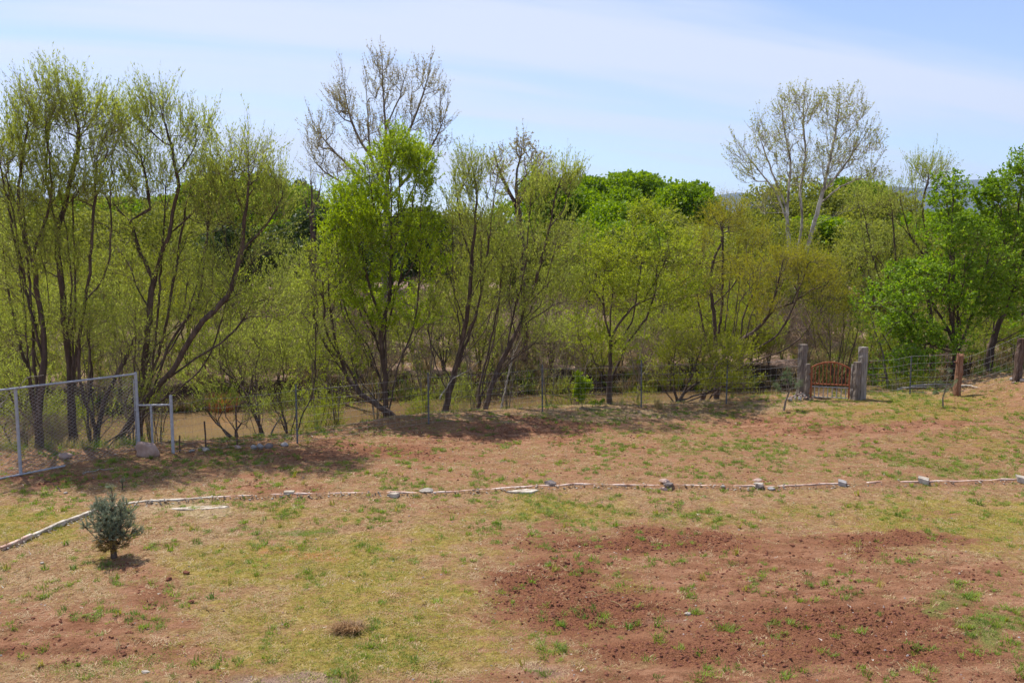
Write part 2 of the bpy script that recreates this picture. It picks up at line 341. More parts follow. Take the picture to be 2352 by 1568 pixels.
# tilled soil is lumpy and furrowed, turf is finely uneven
near = (1 - sstep(27, 30, yy)) * sstep(7, 9, yy) * (np.abs(xx - 2.5) < 15)
soilw = np.clip(mk['soil'] - 0.3, 0, 1)
lump = fbm(xx * 7, yy * 9, 101, 3); lump = np.clip(lump - 0.42, 0, 1) ** 1.0
furrow = fbm(xx * 0.9, yy * 5.5 + xx * 0.4, 131, 3) - 0.5
rake = np.sin((yy + 0.12 * np.sin(xx * 0.45) + 0.25 * (fbm(xx * 0.8, yy * 0.8, 171, 2) - .5)) * 2 * math.pi / 0.24) * sstep(.35, .6, fbm(xx * .7, yy * 1.1, 181, 2))
zz = zz + near * (soilw * (rake * 0.016 + lump * 0.24 + furrow * 0.10 + (fbm(xx * 14, yy * 14, 111, 2) - 0.5) * 0.05) + (fbm(xx * 4, yy * 4, 151, 3) - 0.5) * 0.05 + (fbm(xx * 12, yy * 12, 161, 2) - 0.5) * 0.022)
nx_, ny_ = len(gx), len(gy)
idx = np.arange(nx_ * ny_).reshape(ny_, nx_)
F = np.stack([idx[:-1, :-1].ravel(), idx[:-1, 1:].ravel(), idx[1:, 1:].ravel(), idx[1:, :-1].ravel()], 1)

gm, nt, gb = mat('ground', 0.97, 0.08)
L_ = nt.links.new
def attr(n):
    a = nd(nt, 'ShaderNodeAttribute'); a.attribute_name = n; return a.outputs['Fac']
def mth(op, a, b, clamp=False):
    m = nd(nt, 'ShaderNodeMath', operation=op, use_clamp=clamp)
    for i, v in enumerate((a, b)):
        if isinstance(v, (int, float)): m.inputs[i].default_value = v
        else: L_(v, m.inputs[i])
    return m.outputs[0]
def thr(a, amt, nzo, lo, hi):                            # attribute + noise, thresholded into ragged patches
    s = mth('ADD', a, mth('MULTIPLY', mth('SUBTRACT', nzo, 0.5), amt))
    r = nd(nt, 'ShaderNodeMapRange', interpolation_type='SMOOTHSTEP'); r.inputs['From Min'].default_value = lo; r.inputs['From Max'].default_value = hi
    L_(s, r.inputs['Value']); return r.outputs[0]
def mixcol(f, a, b):
    m = nd(nt, 'ShaderNodeMix', data_type='RGBA'); L_(f, m.inputs['Factor'])
    for k, v in (('A', a), ('B', b)):
        if isinstance(v, tuple): m.inputs[k].default_value = (*v, 1)
        else: L_(v, m.inputs[k])
    return m.outputs['Result']
n_mid = noise_node(nt, 1.6, 6, 0.65).outputs['Fac']
n_str = noise_node(nt, 2.6, 6, 0.7, stretch=(0.6, 1.8, 1)).outputs['Fac']
n_fine = noise_node(nt, 14, 5, 0.7).outputs['Fac']
n_vf = noise_node(nt, 55, 4, 0.75).outputs['Fac']
base = ramp(nt, [(0.38, (0.13, 0.062, 0.030)), (0.50, (0.33, 0.195, 0.098)), (0.62, (0.56, 0.40, 0.22))])
L_(mth('ADD', mth('MULTIPLY', n_fine, 0.5), mth('MULTIPLY', n_vf, 0.5)), base.inputs[0])
soilc = ramp(nt, [(0.38, (0.15, 0.058, 0.028)), (0.5, (0.29, 0.138, 0.076)), (0.62, (0.43, 0.24, 0.145))])
L_(mth('ADD', mth('MULTIPLY', n_str, 0.6), mth('MULTIPLY', n_vf, 0.4)), soilc.inputs[0])
tillc = ramp(nt, [(0.38, (0.095, 0.036, 0.018)), (0.5, (0.22, 0.090, 0.046)), (0.62, (0.34, 0.16, 0.088))]); L_(n_vf, tillc.inputs[0])
olivec = ramp(nt, [(0.38, (0.15, 0.11, 0.028)), (0.5, (0.33, 0.25, 0.06)), (0.62, (0.48, 0.36, 0.12))])
L_(mth('ADD', mth('MULTIPLY', n_fine, 0.6), mth('MULTIPLY', n_vf, 0.4)), olivec.inputs[0])
greenc = ramp(nt, [(0.38, (0.10, 0.10, 0.03)), (0.62, (0.26, 0.26, 0.07))])
L_(n_vf, greenc.inputs[0])
palec = ramp(nt, [(0.38, (0.26, 0.17, 0.09)), (0.62, (0.58, 0.45, 0.27))]); L_(n_fine, palec.inputs[0])
rustc = ramp(nt, [(0.32, (0.36, 0.17, 0.055)), (0.7, (0.52, 0.26, 0.10))]); L_(n_fine, rustc.inputs[0])
gravc = ramp(nt, [(0.38, (0.17, 0.105, 0.08)), (0.62, (0.44, 0.30, 0.225))]); L_(n_vf, gravc.inputs[0])
bankc = ramp(nt, [(0.36, (0.13, 0.083, 0.055)), (0.5, (0.29, 0.195, 0.145)), (0.64, (0.46, 0.33, 0.26))]); L_(mth('ADD', mth('MULTIPLY', n_mid, 0.6), mth('MULTIPLY', n_fine, 0.4)), bankc.inputs[0])
col = mixcol(thr(attr('olive'), 1.6, n_mid, 0.18, 0.70), base.outputs[0], olivec.outputs[0])
col = mixcol(thr(attr('pale'), 0.8, n_str, 0.35, 0.8), col, palec.outputs[0])
col = mixcol(thr(attr('rusty'), 0.8, n_str, 0.35, 0.8), col, rustc.outputs[0])
nsoil = mth('ADD', mth('MULTIPLY', n_str, 0.5), mth('MULTIPLY', n_vf, 0.5))
col = mixcol(thr(attr('soil'), 4.2, nsoil, 0.10, 0.60), col, soilc.outputs[0])
col = mixcol(thr(attr('till'), 2.8, nsoil, 0.20, 0.75), col, tillc.outputs[0])
col = mixcol(thr(attr('green'), 1.6, n_mid, 0.62, 0.95), col, greenc.outputs[0])
col = mixcol(thr(attr('gravel'), 0.8, n_mid, 0.35, 0.8), col, gravc.outputs[0])
col = mixcol(attr('bank'), col, bankc.outputs[0])
col = mixcol(thr(attr('undercut_shade'), 0.5, n_mid, 0.3, 0.7), col, (0.055, 0.036, 0.022))  # undercut shade put into the far-bank soil colour
L_(col, gb.inputs['Base Color'])
bp = nd(nt, 'ShaderNodeBump'); bp.inputs['Strength'].default_value = 1.0; bp.inputs['Distance'].default_value = 0.09
bh = mth('ADD', mth('MULTIPLY', n_fine, 0.7), mth('MULTIPLY', n_vf, 0.35))
L_(bh, bp.inputs['Height']); L_(bp.outputs[0], gb.inputs['Normal'])
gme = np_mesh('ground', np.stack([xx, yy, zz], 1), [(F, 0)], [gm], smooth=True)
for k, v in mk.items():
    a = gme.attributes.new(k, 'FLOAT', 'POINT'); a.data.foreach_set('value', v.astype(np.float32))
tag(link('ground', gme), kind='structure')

# water
wm, nt, wb = mat('river_water', 0.07, 0.5)
n = noise_node(nt, 0.35, 4, 0.5, stretch=(0.5, 1, 1)); r = ramp(nt, [(0.35, (0.15, 0.094, 0.044)), (0.65, (0.225, 0.148, 0.074))])
nt.links.new(n.outputs['Fac'], r.inputs[0]); nt.links.new(r.outputs[0], wb.inputs['Base Color'])
n2 = noise_node(nt, 3.0, 4, 0.6, stretch=(0.5, 1.6, 1)); bp = nd(nt, 'ShaderNodeBump'); bp.inputs['Strength'].default_value = 0.15; bp.inputs['Distance'].default_value = 0.015
nt.links.new(n2.outputs['Fac'], bp.inputs['Height']); nt.links.new(bp.outputs[0], wb.inputs['Normal'])
wb.inputs['IOR'].default_value = 1.33
wx = np.arange(-90, 91, 6.0); wv = []; wf = []
for i, x in enumerate(wx):
    wv += [(x, np.interp(x, CR[:, 0], CR[:, 1]) + 1.0, WATER_Z), (x, np.interp(x, FB[:, 0], FB[:, 1]) + 1.5, WATER_Z)]
    if i: wf.append((2 * i - 2, 2 * i, 2 * i + 1, 2 * i - 1))
tag(link('river_water', np_mesh('river_water', wv, [(np.array(wf), 0)], [wm])), kind='structure')

# hills far away
def hills(name, x0, x1, y, hfun, depth, n=160):
    xs = np.linspace(x0, x1, n); v = []; f = []
    rows = 7
    for j in range(rows):
        t = j / (rows - 1)
        for x in xs:
            v.append((x + (fbm(np.array([x * 0.002]), np.array([j * 1.0]), 5, 3)[0] - .5) * depth * .2, y + (t - 0.5) * 2 * depth, hfun(x) * math.sin(math.pi * min(t, 1)) ** 0.8 - 3))
    for j in range(rows - 1):
        for i in range(n - 1):
            a = j * n + i; f.append((a, a + 1, a + n + 1, a + n))
    tag(link(name, np_mesh(name, v, [(np.array(f), 0)], [M['hill']], smooth=True)), kind='structure')
def far_h(x):
    px = CXP + x / 8000 * FPX
    yv = np.interp(px, [-600, 0, 1350, 1500, 1650, 1690, 1760, 1850, 2000, 2120, 2190, 2240, 2300, 2352, 2500, 3200],
                   [520, 500, 500, 470, 446, 440, 452, 440, 425, 432, 414, 408, 420, 405, 390, 470])
    return max(20, (560 - yv) / FPX * 8000 + (fbm(np.array([x * 0.004]), np.array([1.]), 8, 4)[0] - 0.5) * 70)
hills('hills', -6000, 11000, 8000, far_h, 1200)
def near_h(x):
    px = CXP + x / 1500 * FPX
    yv = np.interp(px, [-1500, -400, 0, 40, 75, 130, 260, 420, 700], [400, 400, 404, 408, 440, 505, 520, 540, 558])
    return max(0, (560 - yv) / FPX * 1500 + (fbm(np.array([x * 0.03]), np.array([2.]), 8, 4)[0] - 0.5) * 14)
hills('hills.001', -3500, -300, 1500, near_h, 260)
haze_v = [(x, y, z) for z in (-6.0, 900.0) for (x, y) in ((-9600, -320), (12500, -320), (12500, 13500), (-9600, 13500))]
hme = bpy.data.meshes.new('haze'); hme.from_pydata(haze_v, [], [(0, 3, 2, 1), (4, 5, 6, 7), (0, 1, 5, 4), (1, 2, 6, 5), (2, 3, 7, 6), (3, 0, 4, 7)])
hm = bpy.data.materials.new('haze'); hm.use_nodes = True; hm.node_tree.nodes.clear()
hvn = hm.node_tree.nodes.new('ShaderNodeVolumePrincipled'); hvn.inputs['Color'].default_value = (0.50, 0.68, 1.0, 1); hvn.inputs['Density'].default_value = 0.00006; hvn.inputs['Anisotropy'].default_value = 0.2
hon = hm.node_tree.nodes.new('ShaderNodeOutputMaterial'); hm.node_tree.links.new(hvn.outputs[0], hon.inputs['Volume'])
hme.materials.append(hm); tag(link('haze', hme), kind='stuff')

# ------------------------------------------------------------------ tree engine
def nrm(v): return v / np.maximum(np.linalg.norm(v, axis=-1, keepdims=True), 1e-9)
def tubes(P0, P1, R0, R1, T0, T1, sides):
    def ring(Pc, T, Rr):
        ref = np.where(np.abs(T[:, 1:2]) > 0.9, np.array([[1., 0, 0]]), np.array([[0.1, 1., 0.05]]))
        u = nrm(np.cross(T, ref)); v = np.cross(T, u)
        a = np.arange(sides) * 2 * math.pi / sides
        return Pc[:, None] + (u[:, None] * np.cos(a)[None, :, None] + v[:, None] * np.sin(a)[None, :, None]) * Rr[:, None, None]
    n = len(P0)
    V = np.concatenate([ring(P0, T0, R0), ring(P1, T1, R1)], 1).reshape(-1, 3)
    b = (np.arange(n) * 2 * sides)[:, None]
    k = np.arange(sides)
    q = np.stack([b + k, b + (k + 1) % sides, b + sides + (k + 1) % sides, b + sides + k], 2).reshape(-1, 4)
    return V, q
def resample(pts, step, rng, jit):
    pts = np.array(pts, float); out = [pts[0]]
    # Catmull-Rom through the traced points
    ext = np.vstack([2 * pts[0] - pts[1], pts, 2 * pts[-1] - pts[-2]])
    for i in range(1, len(ext) - 2):
        p0, p1, p2, p3 = ext[i - 1], ext[i], ext[i + 1], ext[i + 2]
        m = max(1, int(np.linalg.norm(p2 - p1) / step))
        for j in range(1, m + 1):
            t = j / m
            q = 0.5 * ((2 * p1) + (-p0 + p2) * t + (2 * p0 - 5 * p1 + 4 * p2 - p3) * t * t + (-p0 + 3 * p1 - 3 * p2 + p3) * t ** 3)
            out.append(q + rng.normal(0, jit, 3))
    return np.array(out)

def tree_meshes(seed, limbs, crowns, base_r=0.14, tip=0.004, attach_min=0.0, up=0.5, twig_n=2, twig_len=0.5, twig_droop=0.0,
                leaf_n=10, leaf_l=0.06, leaf_w=0.014, leaf_mat='leaf_willow', bark='bark_dark', twig='twig', quad=False,
                leaf_up=0.4, jit=0.012, twig_cut=5, spread=0.6, tip_leaf=0.15, twig_r=0.0022, shell=2.4, gaps=0.0, limb_r=None):
    rng = np.random.default_rng(seed)
    pos = []; par = []; pl = []; tn = []
    for li, pts in enumerate(limbs):
        q = resample(pts, 0.22, rng, jit)
        if li == 0:
            prev = -1
        else:
            A = np.array(pos); prev = int(np.argmin(np.linalg.norm(A - q[0], axis=1))); q = q[1:] if np.linalg.norm(A[prev] - q[0]) < 0.3 else q
        for p in q:
            d = p - pos[prev] if prev >= 0 else np.array([0, 0, 1.])
            pos.append(p); par.append(prev); pl.append((pl[prev] if prev >= 0 else 0) + np.linalg.norm(d)); tn.append(d / max(np.linalg.norm(d), 1e-6)); prev = len(pos) - 1
    nl = len(pos)
    pts = []
    for (c, rad, n) in crowns:
        d = nrm(rng.normal(size=(n, 3))); r = rng.random(n) ** (1 / shell)
        q_ = np.array(c) + d * r[:, None] * np.array(rad)
        if gaps:
            o_ = rng.uniform(0, 9, 3); f_ = q_ * 2.6 + o_
            w_ = np.sin(f_[:, 0]) * np.sin(f_[:, 2] * 1.1) + 0.5 * np.sin(f_[:, 1] * 1.7 + f_[:, 0])
            q_ = q_[w_ > gaps - 1.0 + 0.35 * rng.random(n)]
        pts.append(q_)
    pts = np.concatenate(pts) if pts else np.zeros((0, 3))
    cap = nl + len(pts) * 7 + 10
    A = np.zeros((cap, 3)); T = np.zeros((cap, 3)); PLn = np.zeros(cap); PA = np.full(cap, -1)
    A[:nl] = pos; T[:nl] = tn; PLn[:nl] = pl; PA[:nl] = par
    n = nl
    z0 = pos[0][2]
    if len(pts):
        L = A[:nl]
        dl = np.array([np.min(np.linalg.norm(L - p, axis=1)) for p in pts])
        pts = pts[np.argsort(dl)]
    ok = np.zeros(cap); ok[:nl] = np.where((A[:nl, 2] - z0) < attach_min, 50.0, 0.0)
    for p in pts:
        D = p - A[:n]; d = np.linalg.norm(D, axis=1) + 1e-6
        ca = (D * T[:n]).sum(1) / d
        cost = d * (1 + 0.55 * (1 - ca)) + 0.13 * PLn[:n] + np.maximum(0, -D[:, 2]) * 1.1 + ok[:n]
        q = int(np.argmin(cost)); dd = d[q]
        m = max(1, min(6, int(dd / 0.26)))
        prev = q; t0 = T[q] * dd * 0.55 + np.array([0, 0, up * dd * 0.15]); t1 = D[q] * 0.6 + np.array([0, 0, up * dd * 0.6])
        for j in range(1, m + 1):
            t = j / m; h1 = t ** 3 - 2 * t * t + t; h2 = -2 * t ** 3 + 3 * t * t; h3 = t ** 3 - t * t
            w = A[q] + D[q] * h2 + t0 * h1 + t1 * h3 + (rng.normal(0, 0.012 * dd, 3) if j < m else 0)
            A[n] = w; PA[n] = prev; e = w - A[prev]; le = np.linalg.norm(e) + 1e-6; T[n] = e / le; PLn[n] = PLn[prev] + le; prev = n; n += 1
            if n >= cap - 8: break
        if n >= cap - 8: break
    A = A[:n]; T = T[:n]; PA = PA[:n]
    cnt = np.zeros(n); has = np.zeros(n, bool); has[PA[1:]] = True; cnt[~has] = 1
    big = np.full(n, -1); bigc = np.zeros(n)
    for i in range(n - 1, 0, -1):
        p = PA[i]; cnt[p] += cnt[i]
    for i in range(1, n):
        p = PA[i]
        if cnt[i] > bigc[p]: bigc[p] = cnt[i]; big[p] = i
    k = math.log(base_r / tip) / math.log(max(cnt[0], 3))
    rad = tip * cnt ** k
    # flare at the foot
    rad = rad * (1 + 0.5 * np.exp(-np.maximum(A[:, 2] - z0, 0) / 0.25) * (np.arange(n) < nl))
    e = np.arange(1, n); p = PA[e]; main = big[p] == e
    T0 = np.where(main[:, None], T[p], T[e]); R0 = np.where(main, rad[p], np.minimum(rad[p], rad[e] * 1.35))
    V = []; G = []; off = 0
    for lo, hi, s in ((0.035, 9, 8), (0.012, 0.035, 5), (0, 0.012, 3)):
        sel = (rad[e] >= lo) & (rad[e] < hi)
        if sel.sum() == 0: continue
        v, q = tubes(A[p][sel], A[e][sel], R0[sel], rad[e][sel], T0[sel], T[e][sel], s)
        V.append(v); G.append((q + off, 0)); off += len(v)
    wood = np_mesh('trunk', np.concatenate(V), G, [M[bark]], smooth=True)
    # twigs and leaves
    src = np.where((cnt <= twig_cut) & (np.arange(n) >= min(nl, 1)))[0]
    src = np.repeat(src, twig_n); m = len(src)
    ctr = A.mean(0)
    outd = nrm((A[src] - ctr) * np.array([1, 1, 0.3]))
    d = nrm(T[src] * 0.9 + nrm(rng.normal(size=(m, 3))) * spread + outd * 0.25 + np.array([0, 0, up]))
    ln = twig_len * rng.uniform(0.45, 1.25, m)
    s0 = A[src] + (A[PA[src]] - A[src]) * rng.random((m, 1))
    mid = s0 + d * (ln * 0.55)[:, None]
    d2 = nrm(d + np.array([0, 0, up * 0.35 - twig_droop]) + rng.normal(0, 0.15, (m, 3)))
    end = mid + d2 * (ln * 0.45)[:, None]
    r0 = np.full(m, twig_r)
    v1, q1 = tubes(s0, mid, r0, r0 * 0.75, d, d2, 3)
    v2, q2 = tubes(mid, end, r0 * 0.75, r0 * 0.15, d2, d2, 3)
    V = [v1, v2]; G = [(q1, 0), (q2 + len(v1), 0)]; off = len(v1) + len(v2)
    if leaf_n:
        o_ = rng.uniform(0, 9, 3); f_ = s0 * 2.1 + o_
        dens_ = 0.5 + 0.32 * np.sin(f_[:, 0]) * np.sin(f_[:, 2] * 1.2) + 0.3 * np.sin(f_[:, 1] * 1.6 + f_[:, 2]) + rng.normal(0, 0.16, m)
        ti = np.repeat(np.arange(m), np.clip(np.round(leaf_n * np.clip(dens_ * 2.0, 0.15, 1.45)), 0, 60).astype(int)); K = len(ti); t = rng.uniform(tip_leaf, 1.03, K)
        a = np.where((t < 0.55)[:, None], s0[ti] + (mid - s0)[ti] * (t / 0.55)[:, None], mid[ti] + (end - mid)[ti] * ((t - 0.55) / 0.45)[:, None])
        ax = nrm(d[ti] * leaf_up + nrm(rng.normal(size=(K, 3))) + np.array([0, 0, leaf_up * 0.4]))
        sd_ = nrm(np.cross(ax, rng.normal(size=(K, 3))))
        l = (leaf_l * rng.uniform(0.6, 1.25, K))[:, None]; w = (leaf_w * rng.uniform(0.7, 1.2, K))[:, None]
        if quad:
            nn = np.cross(ax, sd_)
            vv = np.stack([a, a + ax * l * 0.5 + sd_ * w, a + ax * l + nn * l * 0.15, a + ax * l * 0.5 - sd_ * w], 1).reshape(-1, 3)
            ff = off + np.arange(K * 4).reshape(-1, 4)
        else:
            vv = np.stack([a - sd_ * w * 0.6, a + ax * l, a + sd_ * w * 0.9 + ax * l * 0.35], 1).reshape(-1, 3)
            ff = off + np.arange(K * 3).reshape(-1, 3)
        V.append(vv); G.append((ff, 1))
    crown = np_mesh('crown', np.concatenate(V), G, [M[twig], M[leaf_mat]])
    return wood, crown

TRI = 0
def hero(name, label, cat, D, limbs, crowns, group=None, base_z=None, sink=0.12, seed=None, extra=0, dense=1.0, **kw):
    """limbs: polylines of (px, py[, dD]); the first starts at the foot. crowns: (px, py, rx, ry, dD, ry_m, n)."""

    rr = random.Random(zlib.crc32(label.encode()) if seed is None else seed)
    W = []
    for li, L in enumerate(limbs):
        pl = []; dd = 0
        for i, q in enumerate(L):
            if len(q) > 2: dd = q[2]
            elif i > 0: dd = dd + rr.uniform(-0.18, 0.18)
            pl.append(P(q[0], q[1], D + dd))
        W.append(pl)
    fx, fy = W[0][0][0], W[0][0][1]
    fz = hz(fx, fy) if base_z is None else base_z
    W[0][0][2] = fz - sink
    if W[0][1][2] < fz + 0.05: W[0][1][2] = fz + 0.3
    CR_ = [(P(a, b, D + dD), (rx / FPX * (D + dD), rm, ry / FPX * (D + dD)), n) for (a, b, rx, ry, dD, rm, n) in crowns]
    # slender secondary stems rising from the lower trunk into the crown
    L0 = resample(W[0], 0.3, np.random.default_rng(5), 0.0)
    for _ in range(extra):
        c, r, n = rr.choice(CR_)
        q0 = L0[int(len(L0) * rr.uniform(0.04, 0.38))]; tg = c + np.array([rr.uniform(-.6, .6) * r[0], rr.uniform(-.6, .6) * r[1], rr.uniform(-.5, .4) * r[2]])
        if tg[2] < q0[2] + 0.8: continue
        md = q0 * 0.45 + tg * 0.55; md[0] += (tg[0] - q0[0]) * 0.18 + rr.uniform(-.15, .15); md[1] += rr.uniform(-.15, .15); md[2] -= (tg[2] - q0[2]) * 0.06
        W.append([q0, q0 * 0.75 + tg * 0.25 + np.array([(tg[0] - q0[0]) * 0.10 + rr.uniform(-.1, .1), rr.uniform(-.1, .1), 0]), md, tg])
    sh_ = 0.42 * kw.get('twig_len', .5) * min(1.0, kw.get('up', .5))      # twigs grow past the crown outline: pull it in
    CR_ = [(c - np.array([0, 0, sh_]), (r[0] * 1.08, r[1], max(r[2] - sh_ * .7, r[2] * .6)), int(n * dense)) for c, r, n in CR_]
    o = np.array([fx, fy, fz])
    W = [[q - o for q in L] for L in W]; CR_ = [(c - o, r, n) for c, r, n in CR_]
    wood, crown = tree_meshes(rr.randrange(10 ** 6), W, CR_, **kw)
    root = empty(name, tuple(o)); tag(root, label, cat, group)
    link('trunk', wood, root); link('crown', crown, root)
    return root
def copy_tree(o, parent=None):
    c = o.copy(); C.objects.link(c)
    if parent is not None: c.parent = parent
    for ch in o.children: copy_tree(ch, c)
    return c

# ------------------------------------------------------------------ trees of the near bank
WIL = dict(up=0.9, twig_n=3, twig_len=0.72, leaf_n=12, leaf_l=0.075, leaf_w=0.016, leaf_mat='leaf_willow', spread=0.4, leaf_up=1.2, twig_cut=4, gaps=0.35, extra=5)
hero('willow_tree', 'tall willow at the left edge, forked dark trunk rising behind the chain-link fence', 'tree', 20.6,
     [[(88, 1040), (92, 930), (103, 800), (90, 700), (84, 658), (74, 592), (56, 551), (41, 485), (22, 430), (0, 384), (-30, 320)],
      [(74, 592), (97, 521), (111, 477), (119, 421), (112, 354), (100, 280)], [(41, 485), (44, 400), (60, 320), (66, 250)],
      [(90, 700), (50, 640), (10, 600), (-40, 590)], [(103, 800), (60, 770), (0, 772)]],
     [(20, 300, 90, 110, 0, 1.0, 260), (95, 250, 70, 100, .3, .9, 150), (-40, 420, 60, 120, 0, 1, 80), (40, 560, 80, 110, .2, 1, 170), (60, 420, 70, 90, .2, 1, 150), (30, 330, 60, 60, .3, 1, 70), (40, 740, 80, 60, .3, 1, 70)], base_r=0.088, seed=1, **WIL)
hero('willow_tree', 'tallest willow on the left with one straight black trunk seen through the chain-link mesh', 'tree', 21.0,
     [[(172, 1050), (165, 960), (158, 817), (146, 734), (142, 640), (131, 560), (136, 505), (149, 469), (160, 420), (171, 373), (180, 317), (170, 240)],
      [(145, 475), (175, 450), (208, 428), (260, 395)], [(131, 520), (110, 440), (106, 380), (112, 300), (110, 200)], [(180, 317), (215, 270), (235, 210)], [(146, 734), (200, 700), (260, 640)],
      [(150, 780), (110, 730), (70, 715)]],
     [(120, 215, 72, 82, 0, 1.0, 220), (195, 250, 72, 80, .3, 1.0, 190), (250, 290, 60, 80, 0, 0.9, 110), (170, 380, 90, 80, 0, 1.1, 120), (240, 420, 70, 60, 0, .8, 110), (140, 440, 70, 70, .3, 1, 110), (215, 340, 50, 60, .3, .9, 70), (160, 560, 90, 100, 0, 1.1, 150), (200, 700, 80, 60, 0.3, 1.1, 80)], base_r=0.096, seed=2, **WIL)
hero('willow_tree', 'tall willow with two upswept dark limbs parting low above the fence corner post', 'tree', 22.3,
     [[(315, 1010), (322, 930), (330, 850), (338, 780), (345, 710), (353, 644), (370, 590), (387, 540), (395, 490), (409, 425), (400, 370), (394, 336), (375, 270), (360, 215)],
      [(353, 644), (324, 583), (305, 530), (297, 510), (268, 473), (235, 440), (215, 400)], [(387, 540), (440, 490), (484, 428), (500, 380)], [(394, 336), (355, 310), (320, 270)],
      [(405, 400), (440, 350), (470, 290)], [(345, 480), (330, 380), (300, 320)], [(345, 710), (310, 650), (300, 600)]],
     [(360, 240, 48, 70, 0, .9, 150), (430, 280, 55, 70, 0, .9, 130), (310, 300, 50, 70, .3, .9, 110), (265, 350, 50, 80, 0, 0.9, 100), (380, 380, 110, 80, 0, 1.1, 200), (470, 400, 50, 70, 0, 1, 90), (340, 560, 110, 100, .3, 1.2, 190), (270, 680, 80, 70, .3, 1.2, 90), (330, 420, 90, 70, .3, 1.1, 130), (460, 480, 70, 70, .3, 1.0, 90), (260, 480, 60, 70, .2, 1, 80), (430, 620, 70, 80, .3, 1.1, 80)], base_r=0.100, seed=3, **WIL)
hero('willow_tree', 'willow with a long trunk leaning right out of the thick clump behind the fence corner', 'tree', 21.6,
     [[(252, 1060), (275, 1010), (310, 950), (350, 900), (396, 852), (430, 790), (468, 737), (505, 700), (532, 658), (554, 577), (562, 500), (570, 430), (572, 360), (570, 300)],
      [(505, 700), (560, 670), (600, 650), (650, 620)], [(540, 630), (520, 560), (508, 500), (500, 440)], [(554, 577), (610, 520), (640, 470), (655, 430)], [(562, 500), (540, 430), (530, 360)],
      [(532, 658), (500, 610), (490, 560)]],
     [(545, 350, 60, 75, 0, .9, 130), (600, 370, 55, 75, 0, .9, 130), (520, 460, 70, 80, 0, 1, 120), (600, 480, 70, 80, .2, 1, 130), (560, 600, 110, 90, 0, 1.2, 190), (480, 680, 80, 80, 0, 1, 100), (620, 680, 70, 60, .3, 1.1, 80), (500, 400, 60, 70, .2, 1, 80), (640, 430, 40, 60, .2, .9, 60)], base_r=0.090, seed=4, **WIL)
hero('willow_tree', 'thick leaning stump clump of dark willow trunks just inside the chain-link panel', 'tree', 20.9,
     [[(215, 1062), (228, 980), (240, 920), (262, 870), (300, 800)], [(215, 1050), (265, 1010), (300, 960), (316, 900), (320, 850)], [(215, 1062), (205, 1000), (200, 930), (212, 870), (205, 800), (200, 740)],
      [(240, 1040), (300, 990), (322, 930)]],
     [(290, 760, 80, 70, .3, 1.0, 90), (210, 720, 70, 80, 0, 1, 90), (330, 880, 50, 60, .5, .8, 60)], base_r=0.129, seed=5, **{**WIL, 'leaf_n': 7})
hero('willow_tree', 'dark slanting trunk crossing behind the leftmost tree at the frame edge', 'tree', 22.6,
     [[(95, 1010), (70, 880), (48, 800), (30, 720), (14, 640), (8, 560), (0, 480)], [(48, 800), (0, 830), (-40, 860)], [(14, 640), (-20, 590)]],
     [(0, 560, 70, 110, 0, 1, 110), (60, 700, 90, 90, 0, 1.2, 110), (10, 850, 80, 60, 0, 1, 60)], base_r=0.088, seed=6, **WIL)
hero('willow_tree', 'slender willow curving left up from the bank between the small fence stakes', 'tree', 22.6,
     [[(611, 1012), (590, 960), (569, 910), (545, 880), (529, 852), (520, 800), (530, 740), (520, 690)], [(569, 910), (585, 850), (600, 800)], [(529, 852), (490, 820), (460, 800)]],
     [(540, 760, 90, 80, 0, 1, 150), (480, 840, 70, 60, 0, .9, 80), (590, 830, 50, 70, .3, .8, 80)], base_r=0.050, seed=7, **{**WIL, 'leaf_n': 9})
hero('willow_tree', 'small leafy willow bending out over the muddy water left of the grey stake', 'tree', 23.2,
     [[(672, 1003), (650, 955), (635, 915), (612, 860), (600, 800), (605, 740)], [(635, 915), (660, 860), (650, 800)]],
     [(640, 800, 70, 90, 0, 1, 150), (650, 920, 40, 60, 0, .7, 110), (700, 700, 50, 100, 0, 1, 90)], base_r=0.041, seed=8, **{**WIL, 'leaf_n': 9})
hero('willow_tree', 'broken leaning willow stem with sprouting shoots beside the rounded stones', 'tree', 21.4,
     [[(545, 1030), (520, 1000), (498, 968), (478, 945), (460, 920), (440, 900)], [(498, 968), (520, 930), (545, 905)]],
     [(480, 910, 60, 40, 0, .7, 60), (560, 940, 50, 50, 0, .6, 50)], base_r=0.046, seed=9, **{**WIL, 'leaf_n': 9, 'twig_len': .45})

